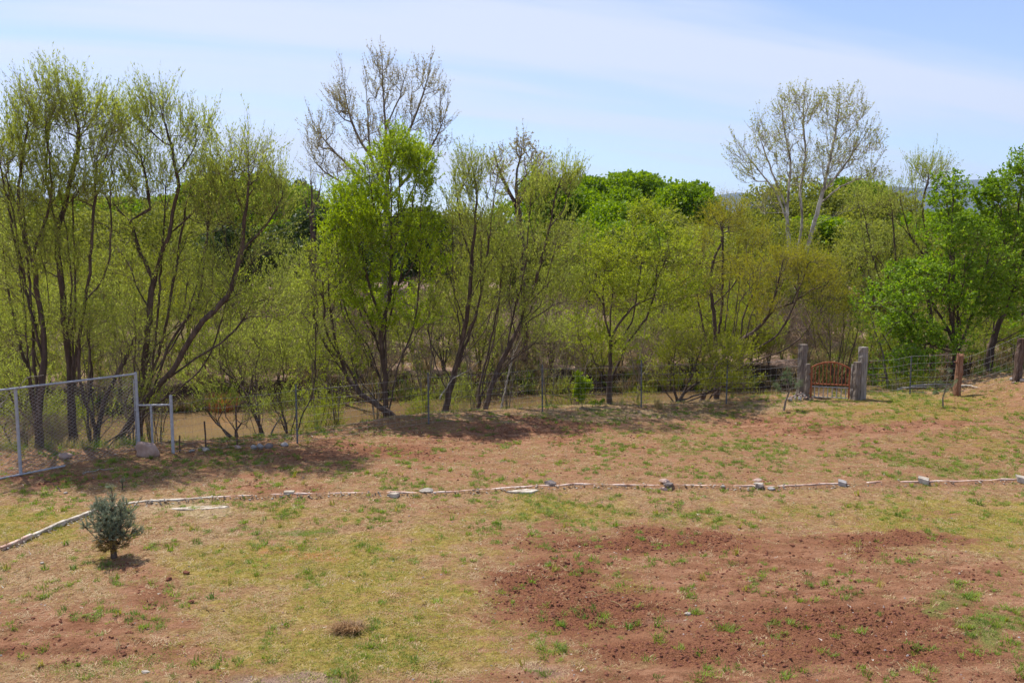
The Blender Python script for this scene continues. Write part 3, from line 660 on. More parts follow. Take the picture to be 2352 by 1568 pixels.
BRI = dict(up=0.8, twig_n=2, twig_len=0.45, leaf_n=16, leaf_l=0.085, leaf_w=0.026, leaf_mat='leaf_bright', spread=0.45, leaf_up=0.6, twig_cut=4, gaps=0.1, extra=6, dense=1.35)
hero('willow_tree', 'bright yellow-green tree in full new leaf, the most vivid crown left of centre', 'tree', 25.2,
     [[(886, 965), (884, 896), (886, 867), (876, 800), (878, 744), (895, 680), (899, 600), (913, 503), (916, 429), (918, 340)],
      [(878, 744), (850, 660), (830, 580), (800, 500), (790, 430)], [(895, 680), (940, 620), (975, 540), (990, 460)], [(899, 600), (870, 520), (850, 420), (845, 360)], [(913, 503), (950, 430), (965, 360)],
      [(876, 800), (840, 740), (800, 660), (770, 600)], [(886, 860), (950, 780), (1000, 700), (1030, 620)]],
     [(915, 350, 45, 70, 0, 1.1, 150), (860, 400, 60, 70, 0, 1.1, 170), (960, 400, 40, 80, 0, 1.1, 140), (800, 460, 45, 70, .4, 1.1, 130), (900, 500, 110, 80, 0, 1.5, 290), (820, 590, 80, 80, 0, 1.4, 140),
      (980, 560, 50, 100, 0, 1.3, 120), (770, 500, 35, 80, .6, 1, 70), (900, 700, 130, 60, 0, 1.5, 120), (820, 500, 60, 80, 0, 1.3, 120), (870, 560, 90, 90, 0, 1.4, 120), (850, 660, 100, 70, 0, 1.4, 80)], base_r=0.088, seed=10, **BRI)
hero('willow_tree', 'leaning trunk forking at the water edge below the bright yellow-green crown', 'tree', 24.4,
     [[(912, 962), (875, 935), (831, 905), (800, 870), (775, 800), (760, 720), (752, 640), (748, 560)], [(831, 905), (845, 840), (820, 760)], [(760, 720), (720, 640), (705, 560)]],
     [(760, 620, 60, 110, 0, 1.2, 190), (700, 660, 50, 100, .4, 1, 110), (790, 800, 60, 70, 0, 1, 90), (720, 820, 60, 70, 0, 1, 70)], base_r=0.082, seed=11, **{**BRI, 'leaf_mat': 'leaf_lime', 'leaf_w': .018, 'leaf_n': 9})
CEN = dict(up=1.0, twig_n=3, twig_len=0.7, leaf_n=12, leaf_l=0.075, leaf_w=0.016, leaf_mat='leaf_willow', spread=0.3, leaf_up=1.3, twig_cut=4, gaps=0.35, extra=5)
hero('willow_tree', 'many-stemmed willow with feathery upright twigs in the middle of the river bank', 'tree', 25.4,
     [[(1018, 955), (1030, 900), (1043, 853), (1058, 800), (1069, 745), (1080, 670), (1083, 601), (1091, 522), (1095, 447), (1085, 380)],
      [(1069, 745), (1040, 660), (1020, 580), (1012, 500)], [(1080, 690), (1120, 610), (1169, 537), (1190, 480)], [(1043, 853), (1100, 760), (1150, 680), (1180, 620)], [(1091, 522), (1120, 450), (1130, 380)],
      [(1030, 900), (1000, 840), (985, 760), (990, 680)], [(1083, 601), (1060, 520), (1050, 440)]],
     [(1075, 385, 38, 75, 0, 1, 140), (1125, 400, 45, 70, .3, 1, 110), (1050, 480, 60, 80, 0, 1.2, 150), (1120, 520, 80, 80, 0, 1.3, 160), (1080, 650, 110, 80, 0, 1.4, 160), (1000, 700, 50, 80, .4, 1, 80)], base_r=0.100, seed=12, **CEN)
hero('willow_tree', 'willow leaning right with long bare dark limbs, right of the central clump', 'tree', 25.7,
     [[(1108, 950), (1125, 900), (1141, 853), (1184, 766), (1206, 708), (1230, 650), (1242, 601), (1262, 522), (1277, 447), (1300, 380)],
      [(1206, 708), (1250, 660), (1290, 620), (1330, 590)], [(1242, 601), (1220, 520), (1215, 450)], [(1141, 853), (1200, 800), (1260, 780), (1320, 770)], [(1184, 766), (1170, 690), (1175, 620)], [(1262, 522), (1300, 470), (1315, 400)]],
     [(1305, 395, 24, 55, 0, .8, 90), (1245, 420, 50, 70, 0, 1, 130), (1275, 520, 60, 80, 0, 1.2, 140), (1200, 580, 60, 90, 0, 1.2, 130), (1280, 640, 70, 70, 0, 1.2, 110), (1250, 750, 80, 50, 0, 1.1, 70)], base_r=0.076, seed=13, **CEN)
hero('willow_tree', 'pair of slim dark stems rising from one foot just right of the central willow clump', 'tree', 26.0,
     [[(1098, 950), (1102, 890), (1118, 820), (1135, 740), (1150, 660), (1155, 580)], [(1098, 945), (1075, 880), (1070, 800)], [(1118, 820), (1160, 760), (1210, 690)]],
     [(1150, 560, 50, 90, 0, 1, 120), (1190, 680, 60, 70, 0, 1, 80)], base_r=0.052, seed=14, **CEN)
LIM = dict(up=0.6, twig_n=3, twig_len=0.5, leaf_n=11, leaf_l=0.085, leaf_w=0.026, leaf_mat='leaf_lime', spread=0.6, leaf_up=0.4, twig_cut=4, gaps=0.4, extra=4)
hero('cottonwood_tree', 'wide pale green tree on a post-like trunk right of the light green sapling', 'tree', 26.4,
     [[(1399, 930), (1400, 892), (1402, 840), (1401, 776), (1388, 720), (1386, 644), (1400, 580), (1410, 520)], [(1401, 776), (1440, 720), (1480, 690), (1540, 680)], [(1402, 850), (1360, 830), (1335, 790), (1325, 740), (1330, 690)],
      [(1388, 700), (1350, 640), (1345, 580)], [(1402, 800), (1450, 740), (1465, 650), (1480, 570)], [(1480, 690), (1520, 620), (1540, 570)]],
     [(1420, 560, 80, 60, 0, 1.3, 200), (1520, 570, 80, 60, 0, 1.4, 210), (1380, 640, 70, 60, 0, 1.3, 120), (1480, 660, 100, 60, 0, 1.5, 180), (1570, 650, 60, 70, .5, 1.1, 130), (1600, 560, 40, 50, 1, 1, 60), (1300, 600, 40, 60, .5, 1, 60), (1500, 490, 60, 30, .5, 1, 70), (1350, 760, 50, 60, 0, 1, 70), (1450, 780, 70, 50, 0, 1, 60)], base_r=0.082, seed=15, **LIM)
OLI = dict(up=0.5, twig_n=3, twig_len=0.5, leaf_n=13, leaf_l=0.06, leaf_w=0.015, leaf_mat='leaf_olive2', spread=0.5, leaf_up=0.9, twig_cut=4, gaps=0.3, extra=4, dense=1.15)
hero('willow_shrub', 'low spreading yellow-green willow bush hanging over the wire fence left of the gate', 'shrub', 26.6,
     [[(1555, 935), (1570, 905), (1600, 880), (1650, 860), (1690, 830), (1715, 790)], [(1555, 930), (1548, 880), (1550, 820), (1560, 760)], [(1558, 925), (1590, 860), (1610, 800), (1625, 760)], [(1553, 928), (1520, 890), (1500, 850)],
      [(1560, 920), (1640, 895), (1700, 880), (1730, 850)]],
     [(1580, 800, 75, 55, -.3, 1.2, 200), (1660, 810, 70, 45, -.3, 1.2, 170), (1700, 860, 50, 40, 0, 1, 90), (1530, 850, 45, 50, 0, 1, 90), (1640, 870, 60, 30, -.3, 1, 80)], base_r=0.076, seed=16, **{**OLI, 'twig_droop': .25})
hero('willow_tree', 'olive-yellow willow with arched dark limbs reaching right above the gate', 'tree', 28.4,
     [[(1590, 905), (1640, 850), (1699, 786), (1738, 756), (1765, 725), (1780, 710), (1819, 696), (1850, 675), (1880, 655)], [(1720, 770), (1755, 763), (1786, 766), (1830, 757), (1870, 753), (1930, 759)], [(1765, 725), (1790, 640), (1800, 580)],
      [(1699, 786), (1710, 720), (1740, 650), (1750, 600)], [(1819, 696), (1850, 620), (1870, 590)], [(1870, 753), (1900, 700), (1910, 650)]],
     [(1760, 620, 90, 60, 0, 1.4, 230), (1850, 620, 90, 50, 0, 1.4, 210), (1730, 700, 70, 50, 0, 1.2, 130), (1900, 680, 55, 50, 0, 1.1, 110), (1820, 590, 60, 30, 0, 1, 80)], base_r=0.088, seed=17, **{**OLI, 'leaf_mat': 'leaf_olive'})
hero('willow_tree', 'olive-yellow willow with upright dark trunk and domed top, left of the white-barked tree', 'tree', 33.5,
     [[(1650, 830), (1642, 753), (1634, 681), (1634, 620), (1641, 592), (1657, 552), (1657, 525)], [(1657, 525), (1640, 500), (1630, 470)], [(1657, 525), (1681, 500), (1700, 470)], [(1634, 681), (1600, 650), (1580, 600)],
      [(1642, 600), (1700, 590), (1740, 570)], [(1638, 700), (1680, 660), (1710, 610)], [(1642, 753), (1610, 720), (1570, 700)]],
     [(1655, 490, 68, 45, 0, 1.3, 240), (1720, 540, 50, 50, 0, 1.2, 120), (1600, 560, 40, 50, 0, 1, 90), (1680, 620, 80, 50, 0, 1.4, 140), (1590, 660, 60, 50, 0, 1.2, 110)], base_r=0.117, seed=18, **{**OLI, 'leaf_mat': 'leaf_olive', 'leaf_l': .06, 'leaf_w': .016, 'twig_len': .6})
hero('willow_shrub', 'fan of slim green upright stems standing directly behind the rusty gate', 'shrub', 27.6,
     [[(1925, 915), (1915, 850), (1890, 790), (1865, 740), (1850, 700)], [(1925, 912), (1925, 840), (1935, 770), (1940, 700)], [(1927, 912), (1945, 850), (1965, 780), (1975, 720)], [(1922, 912), (1895, 860), (1860, 810), (1840, 780)],
      [(1928, 910), (1960, 870), (1985, 810), (2000, 760)], [(1925, 912), (1908, 840), (1905, 760), (1900, 700)], [(1926, 912), (1935, 850), (1950, 760), (1960, 690)]],
     [(1900, 730, 60, 50, 0, 1, 90), (1960, 740, 50, 50, 0, 1, 90), (1930, 800, 70, 50, 0, 1, 60)], base_r=0.071, seed=19, **{**OLI, 'up': 1.2, 'twig_len': .7, 'spread': .2, 'leaf_mat': 'leaf_olive2', 'leaf_n': 7})
hero('willow_tree', 'grey willow leaning left with a forked dark limb against the distant blue hill', 'tree', 30.5,
     [[(2150, 860), (2140, 760), (2130, 670), (2129, 603), (2110, 570), (2089, 540), (2060, 510), (2040, 491), (2015, 455), (1997, 428)], [(2129, 603), (2128, 540), (2120, 470), (2135, 400), (2145, 360)], [(2089, 540), (2070, 470), (2065, 420)],
      [(2130, 670), (2060, 640), (2010, 590), (1985, 570)], [(2100, 560), (2105, 500), (2100, 440)]],
     [(2135, 385, 42, 45, 0, 1.1, 130), (2010, 450, 55, 50, 0, 1.3, 140), (2070, 450, 50, 60, 0, 1.2, 130), (2000, 540, 60, 60, 0, 1.3, 130), (2090, 540, 60, 60, 0, 1.2, 80), (2040, 640, 70, 60, 0, 1.3, 90)], base_r=0.100, seed=20, **{**WIL, 'leaf_l': .07, 'leaf_w': .015, 'twig_len': .7})
GRE = dict(up=0.35, twig_n=2, twig_len=0.36, leaf_n=12, leaf_l=0.085, leaf_w=0.032, leaf_mat='leaf_green', spread=0.8, leaf_up=0.2, twig_cut=4, quad=True, gaps=0.2, extra=3, dense=1.4)
hero('elm_tree', 'broad fresh-green tree with several spreading dark trunks behind the log fence post', 'tree', 27.8,
     [[(2190, 880), (2192, 820), (2180, 760), (2150, 710), (2135, 660), (2125, 600)], [(2192, 830), (2200, 740), (2195, 660), (2190, 560), (2185, 470)], [(2192, 830), (2215, 770), (2240, 700), (2260, 630), (2275, 560)],
      [(2180, 760), (2140, 745), (2100, 720), (2070, 700)], [(2200, 740), (2160, 640), (2150, 590)], [(2215, 770), (2270, 730), (2320, 690)], [(2192, 800), (2140, 790), (2090, 800)]],
     [(2180, 440, 32, 60, 0, 1, 120), (2190, 540, 60, 50, 0, 1.3, 130), (2100, 640, 55, 55, 0, 1.4, 140), (2170, 650, 70, 60, -.4, 1.5, 160), (2250, 600, 70, 70, 0, 1.5, 190), (2090, 740, 60, 45, -.4, 1.3, 120),
      (2260, 700, 70, 50, -.3, 1.3, 120), (2140, 800, 70, 35, -.4, 1, 70), (2060, 690, 60, 60, -.4, 1.3, 90), (2090, 830, 60, 40, -.6, 1.0, 60), (2200, 780, 60, 40, -.6, 1, 50)], base_r=0.117, seed=21, **GRE)
hero('elm_tree', 'tall leafy green tree at the right edge, slanting dark trunk behind the far post', 'tree', 28.6,
     [[(2255, 860), (2275, 800), (2300, 730), (2330, 660), (2350, 590), (2370, 500), (2380, 420)], [(2330, 660), (2310, 580), (2300, 500)], [(2350, 590), (2400, 520), (2430, 440)], [(2370, 480), (2350, 400), (2350, 350)], [(2300, 730), (2360, 700), (2420, 690)]],
     [(2345, 400, 40, 70, 0, 1.2, 170), (2285, 450, 32, 50, 0, 1, 110), (2400, 440, 70, 100, 0, 1.5, 170), (2320, 530, 70, 60, 0, 1.5, 200), (2390, 620, 80, 70, 0, 1.5, 160), (2330, 640, 60, 60, -.3, 1.4, 140), (2380, 760, 60, 50, 0, 1.2, 70)], base_r=0.111, seed=22, **GRE)
hero('elm_tree', 'thin pale leaning stem with sparse green sprays right of the gate posts', 'tree', 27.0,
     [[(2042, 905), (2035, 850), (2020, 790), (2005, 740), (1995, 680), (1985, 620)], [(2020, 790), (2060, 740), (2080, 690)], [(2005, 740), (1975, 700), (1960, 660)]],
     [(2010, 720, 50, 60, 0, 1, 60), (2060, 820, 50, 50, 0, 1, 60), (1990, 860, 30, 40, 0, .7, 30)], base_r=0.044, seed=23, **{**GRE, 'bark': 'bark_grey', 'twig': 'twig_pale', 'leaf_n': 6})
hero('dry_shrub', 'bare purplish-grey bush with many thin upright twigs left of the yellow-green willow bush', 'shrub', 30.5,
     [[(1462, 880), (1470, 830), (1480, 780), (1485, 730)], [(1462, 878), (1450, 820), (1440, 770)], [(1464, 878), (1500, 820), (1515, 760)], [(1462, 878), (1430, 840), (1410, 790)]],
     [(1470, 770, 60, 60, 0, 1, 150), (1500, 800, 40, 50, 0, .8, 60)], base_r=0.046, seed=24, up=0.9, twig_n=3, twig_len=0.7, leaf_n=1, leaf_mat='leaf_bud', leaf_l=.04, leaf_w=.012, bark='bark_grey', twig='twig_dry', spread=.35)

# ------------------------------------------------------------------ tall trees beyond the river
hero('poplar_tree', 'tallest nearly bare budding tree with grey twigs spread against the sky, left of centre', 'tree', 44,
     [[(880, 800), (885, 600), (888, 460), (890, 380), (885, 290), (880, 200), (878, 130)], [(888, 440), (850, 360), (815, 300), (795, 230), (785, 150)], [(886, 470), (820, 400), (770, 350), (730, 300), (712, 260)],
      [(888, 400), (930, 320), (960, 250), (985, 170), (990, 130)], [(890, 460), (950, 390), (1000, 320), (1030, 240)], [(886, 500), (800, 430), (740, 390), (700, 340)], [(885, 290), (915, 230), (935, 160)], [(850, 360), (845, 270), (840, 190)]],
     [(880, 170, 42, 70, 0, 2.0, 150), (785, 220, 32, 80, 0, 1.8, 110), (975, 210, 55, 85, 0, 2, 130), (840, 280, 60, 80, 0, 2, 120), (735, 310, 38, 80, 0, 1.6, 110), (920, 300, 60, 80, 0, 2, 100), (1010, 300, 30, 60, 0, 1.5, 60), (760, 380, 60, 40, 0, 2, 60)],
     base_r=0.17, seed=30, tip=0.009, attach_min=5, up=1.1, twig_n=2, dense=1.3, twig_len=0.85, leaf_n=7, leaf_l=0.08, leaf_w=0.035, leaf_mat='leaf_bud', bark='bark_grey', twig='twig', spread=0.45, twig_r=0.006, gaps=0.45)
hero('poplar_tree', 'sparse budding tree top of dark twigs poking above the central willows', 'tree', 36,
     [[(1205, 800), (1200, 600), (1190, 480), (1185, 420), (1195, 360), (1205, 310)], [(1190, 480), (1150, 400), (1135, 350)], [(1185, 430), (1225, 380), (1240, 350)], [(1195, 460), (1240, 420), (1270, 390)]],
     [(1200, 340, 32, 45, 0, 1.2, 50), (1150, 370, 28, 40, 0, 1.2, 40), (1240, 390, 35, 45, 0, 1.2, 60), (1190, 430, 60, 40, 0, 1.2, 50)],
     base_r=0.136, seed=31, tip=0.010, attach_min=4, up=0.6, twig_n=2, twig_len=0.6, leaf_n=6, leaf_l=0.085, leaf_w=0.045, leaf_mat='leaf_bud', bark='bark_dark', twig='twig_dry', spread=0.5, twig_r=0.006)
hero('sycamore_tree', 'white-barked tree with several pale trunks and wide sparse olive crown against the sky', 'tree', 47,
     [[(1818, 780), (1820, 700), (1818, 620), (1812, 560), (1808, 500), (1812, 430), (1815, 370), (1800, 290), (1795, 230)], [(1819, 640), (1835, 560), (1842, 500), (1838, 440), (1850, 360), (1845, 280), (1850, 210)],
      [(1822, 690), (1852, 580), (1868, 520), (1890, 440), (1905, 370), (1920, 300), (1930, 220)], [(1812, 520), (1785, 450), (1750, 400), (1710, 350), (1680, 310)], [(1808, 480), (1775, 400), (1750, 330), (1735, 280)],
      [(1890, 440), (1940, 380), (1980, 320), (2010, 280)], [(1880, 470), (1930, 430), (1990, 400), (2030, 350)], [(1818, 600), (1790, 570), (1750, 560), (1730, 553)], [(1905, 370), (1960, 300), (1985, 240)], [(1868, 520), (1910, 500), (1960, 480)]],
     [(1830, 240, 45, 55, 0, 2, 170), (1770, 290, 40, 65, 0, 2, 140), (1925, 250, 55, 62, 0, 2.2, 220), (1715, 360, 45, 60, 0, 1.8, 110), (1830, 360, 60, 70, 0, 2.2, 160), (1960, 330, 62, 60, 0, 2.2, 200), (1900, 370, 60, 60, 0, 2, 110), (1770, 440, 50, 50, 0, 2, 70), (1990, 400, 40, 40, 0, 2, 60)],
     base_r=0.165, seed=32, tip=0.008, attach_min=6, up=1.0, twig_n=2, dense=1.5, twig_len=0.8, leaf_n=5, leaf_l=0.10, leaf_w=0.04, leaf_mat='leaf_syc', bark='bark_white', twig='twig_pale', spread=0.4, twig_r=0.006, gaps=0.55)
hero('dead_tree', 'thin dark bare snag standing above the brush left of the vivid yellow-green tree', 'tree', 34,
     [[(725, 820), (722, 640), (718, 520), (716, 440), (714, 385)], [(718, 520), (700, 460), (696, 420)], [(717, 480), (735, 440), (740, 410)]],
     [(716, 440, 26, 50, 0, .7, 50)], base_r=0.102, seed=33, tip=0.007, attach_min=4, up=1.2, twig_n=2, twig_len=0.5, leaf_n=1, leaf_mat='leaf_bud', leaf_l=.05, leaf_w=.02, bark='bark_dark', twig='twig', spread=.3, twig_r=.006)

# ------------------------------------------------------------------ dense far trees: lobed crowns made of leaf clumps
def far_tree_mesh(seed, lobes, h, r, nleaf, leaf, lsize):
    rng = np.random.default_rng(seed)
    trunk_l = [[np.array([0, 0, -0.3]), np.array([0.1, 0, h * 0.25]), np.array([0, 0.1, h * 0.5])]]
    cr = []; lob = []
    for i in range(lobes):
        a = rng.uniform(0, 2 * math.pi); q = rng.random() ** 0.6
        c = np.array([math.cos(a) * r * 0.72 * q, math.sin(a) * r * 0.72 * q, h * (0.78 - 0.42 * q * rng.random() - 0.25 * q * q)])
        lob.append((c, r * rng.uniform(0.28, 0.45)))
        trunk_l.append([np.array([0, 0, h * 0.3]), c * 0.6 + np.array([0, 0, h * 0.1]), c]); cr.append((c, (1, 1, 1), 3))
    wood, _ = tree_meshes(seed, trunk_l, cr, base_r=0.3, tip=0.03, twig_n=1, leaf_n=0, twig_cut=3, bark='bark_dark')
    bpy.data.meshes.remove(_)
    V = []; n = 0
    per = nleaf // lobes
    for c, lr in lob:
        d = nrm(rng.normal(size=(per, 3))); d[:, 2] = np.where(d[:, 2] < -0.3, -d[:, 2], d[:, 2])
        bumpy = 1 + 0.22 * np.sin(d[:, 0] * 9 + c[0]) * np.sin(d[:, 1] * 8 + c[1]) * np.sin(d[:, 2] * 9)
        p = c + d * (lr * bumpy * (0.55 + 0.5 * rng.random(per) ** 0.35))[:, None] * np.array([1, 1, 0.85])
        ax = nrm(nrm(rng.normal(size=(per, 3))) + d * 0.5); s = nrm(np.cross(ax, nrm(rng.normal(size=(per, 3))) + d * 0.1)); l = (lsize * rng.uniform(0.5, 1.3, per))[:, None]
        V.append(np.stack([p, p + ax * l * 0.5 + s * l * 0.4, p + ax * l, p + ax * l * 0.5 - s * l * 0.4], 1).reshape(-1, 3))
    V = np.concatenate(V)
    return wood, np_mesh('crown', V, [(np.arange(len(V)).reshape(-1, 4), 0)], [M[leaf]])
FT = [far_tree_mesh(51, 20, 9.0, 4.6, 38000, 'leaf_far', 0.19), far_tree_mesh(52, 17, 8.0, 4.0, 32000, 'leaf_far', 0.19),
      far_tree_mesh(53, 16, 8.0, 4.4, 26000, 'leaf_far2', 0.18), far_tree_mesh(54, 13, 8.0, 3.8, 18000, 'leaf_far3', 0.2)]
FH = [max(v.co.z for v in t[1].vertices) * 0.96 for t in FT]
def far_tree(v, px, top, D, label, group=None, wid=1.0, name='leafy_tree', rz=None):
    X = (px - CXP) / FPX * D; z = hz(X, D); ztop = CAMZ + (HORY - top) / FPX * D
    s = max(0.3, (ztop - z) / (FH[v] * 1.04))
    root = empty(name, (X, D, z - 0.1), R.uniform(0, 6.28) if rz is None else rz); root.scale = (s * wid, s * wid, s)
    tag(root, label, 'tree', group)
    link('trunk', FT[v][0], root); link('crown', FT[v][1], root)
    return root
far_tree(0, 1400, 386, 74, 'large rounded vivid green tree on the skyline, left half of the central domed pair', wid=.92)
far_tree(1, 1470, 388, 78, 'rounded vivid green tree on the skyline, right half of the central domed pair', wid=1.0)
far_tree(0, 1430, 452, 62, 'lower domed green tree in front of the central skyline pair', wid=1.1)
far_tree(1, 1590, 408, 70, 'deep green round tree standing alone between the domed pair and the white-barked tree', wid=.85)
far_tree(1, 1250, 396, 66, 'green dome seen through the twigs at the right of the central willows', wid=.9)
far_tree(0, 1330, 425, 68, 'green dome joining the central willows to the skyline pair', wid=.9)
far_tree(2, 1850, 398, 62, 'olive dense tree directly behind the white trunks', wid=1.0)
far_tree(1, 1930, 402, 68, 'green dense tree behind the right-hand white trunk', wid=.95)
far_tree(2, 1765, 418, 60, 'olive dense tree at the left of the white trunks', wid=.8)
far_tree(0, 570, 385, 64, 'vivid green dome behind the right-hand left-bank willow', wid=.95)
far_tree(0, 640, 408, 66, 'vivid green dome just left of the bare snag', wid=.9)
far_tree(1, 510, 402, 62, 'green dome between the two right-hand willows of the left bank', wid=.8)
far_tree(2, 2035, 436, 58, 'olive tree right of the white-barked tree, below the distant ridge', wid=.9)
far_tree(3, 690, 405, 80, 'dark evergreen point just left of the bare snag', wid=.5)
ORD = ['leftmost', 'second from left', 'third from left', 'fourth from left', 'fifth from left', 'sixth from left', 'seventh from left', 'eighth from left', 'eighth from right', 'seventh from right', 'sixth from right', 'fifth from right', 'fourth from right', 'third from right', 'second from right', 'rightmost']
def order(i, n): return ORD[i] if i < (n + 1) // 2 else ORD[16 - (n - i)]
FLOOK = ['domed vivid green', 'rounded green', 'olive green', 'dark evergreen']
for (a, b, n, tops, vs, lab, grp) in [
        (-120, 480, 13, (425, 480), (2, 2, 3, 1), 'tree in the band behind the left-bank willows', 'trees of the wooded band on the left'),
        (480, 1120, 13, (430, 500), (2, 2, 1, 3), 'tree of the wooded band behind the bright tree', 'trees of the wooded band in the middle'),
        (1120, 1720, 12, (470, 530), (0, 2, 2, 1), 'tree in the band below the domed skyline trees', 'trees of the wooded band right of centre'),
        (1700, 2480, 15, (440, 500), (2, 2, 3, 1), 'tree of the wooded band behind the gate', 'trees of the wooded band on the right')]:
    for i in range(n):
        px = a + (b - a) * (i + 0.5 + R.uniform(-.35, .35)) / n
        v = R.choice(vs)
        far_tree(v, px, R.uniform(*tops), R.uniform(50, 62) if i % 2 else R.uniform(64, 82), FLOOK[v] + ' ' + lab + ', ' + order(i, n), grp, R.uniform(1.0, 1.35))

# ------------------------------------------------------------------ understory willow shrubs, copied
def shrub_mesh(seed, h, r, n, stems, kw):
    kw = {k: v for k, v in kw.items() if k not in ('extra', 'dense')}
    rng = np.random.default_rng(seed); limbs = []
    for i in range(stems):
        a = rng.uniform(0, 6.28); q = rng.uniform(0.2, 0.8) * r
        e = np.array([math.cos(a) * q, math.sin(a) * q, h * rng.uniform(0.6, 0.85)])
        limbs.append([np.array([0, 0, -0.1]), e * np.array([0.25, 0.25, 0.4]) + rng.normal(0, .05, 3), e])
    return tree_meshes(seed, limbs, [(np.array([0, 0, h * 0.62]), (r, r, h * 0.40), n), (np.array([0, 0, h * 0.3]), (r * .8, r * .8, h * 0.25), n // 4)], **kw)
SH = [shrub_mesh(71, 4.2, 1.7, 420, 6, dict(base_r=0.07, **{**WIL, 'leaf_l': .075, 'leaf_w': .018})),
      shrub_mesh(72, 3.6, 1.6, 380, 5, dict(base_r=0.06, **{**LIM, 'leaf_n': 9, 'leaf_l': .085, 'leaf_w': .026})),
      shrub_mesh(73, 3.4, 1.7, 380, 6, dict(base_r=0.06, **{**OLI, 'twig_n': 2, 'leaf_l': .07, 'leaf_w': .018})),
      shrub_mesh(74, 2.6, 1.4, 300, 7, dict(base_r=0.04, up=0.6, twig_n=3, twig_len=0.5, leaf_n=1, leaf_mat='leaf_dry', leaf_l=.07, leaf_w=.02, bark='bark_grey', twig='twig_dry', spread=.6, twig_r=0.006)),
      shrub_mesh(75, 5.2, 1.9, 420, 4, dict(base_r=0.10, **{**WIL, 'leaf_mat': 'leaf_olive2', 'leaf_n': 6, 'leaf_l': .08, 'leaf_w': .02})),
      shrub_mesh(76, 5.0, 1.0, 150, 6, dict(base_r=0.05, up=1.0, twig_n=2, twig_len=.6, leaf_n=3, leaf_l=.07, leaf_w=.015, leaf_mat='leaf_willow', bark='bark_grey', twig='twig_dry', spread=.35))]
def shrub(v, px, D, s, label, group, name='willow_shrub', cat='shrub', sink=0.0):
    X = (px - CXP) / FPX * D; z = hz(X, D)
    root = empty(name, (X, D, max(z, WATER_Z - 0.3) - sink), R.uniform(0, 6.28)); root.scale = (s, s, s * R.uniform(.9, 1.12))
    tag(root, label, cat, group); link('trunk', SH[v][0], root); link('crown', SH[v][1], root)
# far bank: first line above the undercut edge, then a deeper line
def bankD(px):
    D = 33.0
    for _ in range(6): D = float(np.interp((px - CXP) / FPX * D, FB[:, 0], FB[:, 1]))
    return D
SLOOK = ['pale green', 'lime green', 'olive green', 'leafless brown', 'tall olive']
for (a, b, n, vs, lab, grp) in [
        (-60, 480, 14, (0, 0, 1, 4, 3), 'behind the chain-link fence', 'behind the chain-link fence'),
        (480, 820, 8, (1, 0, 3, 1), 'left of the bright tree', 'left of the bright tree'),
        (820, 1330, 12, (0, 3, 4, 1), 'behind the central willows', 'behind the central willows'),
        (1330, 1800, 12, (2, 1, 3, 2), 'right of centre', 'right of centre'),
        (1980, 2440, 12, (1, 4, 3, 2, 1), 'right of the gate', 'right of the gate')]:
    for i in range(n):
        px = a + (b - a) * (i + 0.5 + R.uniform(-.3, .3)) / n; v = R.choice(vs)
        shrub(v, px, bankD(px) + R.uniform(0.6, 2.4), R.uniform(.5, .8), SLOOK[v] + ' far-bank shrub ' + lab + ', ' + order(i, n), 'far-bank shrubs ' + grp)
    if 400 < a < 900: n = n // 2
    for i in range(n):
        px = a + (b - a) * (i + 0.5 + R.uniform(-.4, .4)) / n; v = R.choice(tuple(vs[:2]) + (4,))
        shrub(v, px, bankD(px) + R.uniform(5, 15), R.uniform(.8, 1.15), SLOOK[v] + ' small tree set back ' + lab + ', ' + order(i, n), 'set-back small trees ' + grp, 'willow_tree', 'tree')
for i in range(16):
    px = 560 + i * 78 + R.uniform(-25, 25)
    shrub(3, px, bankD(px) + R.uniform(2.5, 9), R.uniform(.8, 1.25), 'leafless pinkish-brown bush among the far-bank trees, ' + order(i, 16), 'leafless bushes of the far bank', 'dry_shrub')
for i, (px, D, s) in enumerate([(1770, 42, .95), (1815, 43.5, 1.05), (1860, 42.5, .95), (1905, 43, 1.0)]):
    shrub(4, px, D, s, 'tall olive tree hiding the foot of the white-barked tree, ' + order(i, 4), 'olive trees at the foot of the white-barked tree', 'willow_tree', 'tree')
# near bank leafy brush between the trunks, and the dry pink-brown brush beside the gate
def near_word(px):
    W = {690: 'right of the tallest grey wire-fence post', 735: 'left of the leaning forked trunk', 960: 'between the bright tree and the central clump', 1040: 'under the central clump',
         1305: 'left of the light green sapling', 1480: 'right of the post-like trunk', 1765: 'nearest to the gate', 2080: 'first right of the gate', 2130: 'second right of the gate', 2290: 'right of the log post', 2350: 'beside the split post'}
    return W[px]
for i, (px, D, s) in enumerate([(30, 24.2, .95), (190, 24.6, 1.0), (285, 23.9, .9), (330, 24.8, .95), (350, 24.0, .8), (585, 25.8, .7), (720, 26.2, .9), (765, 26.5, .9), (860, 26.6, .9), (975, 26.3, .95), (1085, 27.2, 1.0), (1165, 27.2, .9), (1260, 27.6, .85), (1330, 28.2, .8)]):
    shrub(5, px, D, s, 'slender multi-stemmed bare sapling among the near-bank trunks, ' + order(i, 14), 'slender saplings among the near-bank trunks', 'willow_tree', 'tree')
NBP = [20, 120]
for px, D, v, s in [(20, 23.5, 0, .75), (120, 24.4, 1, .6)]:
    shrub(v, px, D, s, SLOOK[v] + ' brush at the water edge by the chain-link panel, ' + order(sorted(NBP).index(px), len(NBP)), 'near-bank brush behind the chain-link panel')
for px, D, v, s in [(690, 24.4, 0, .38), (735, 26.5, 1, .55), (960, 25.8, 1, .35), (1040, 26.4, 0, .4)]:
    shrub(v, px, D, s, SLOOK[v] + ' brush at the near water edge ' + near_word(px), 'near-bank brush around the bright tree trunks')
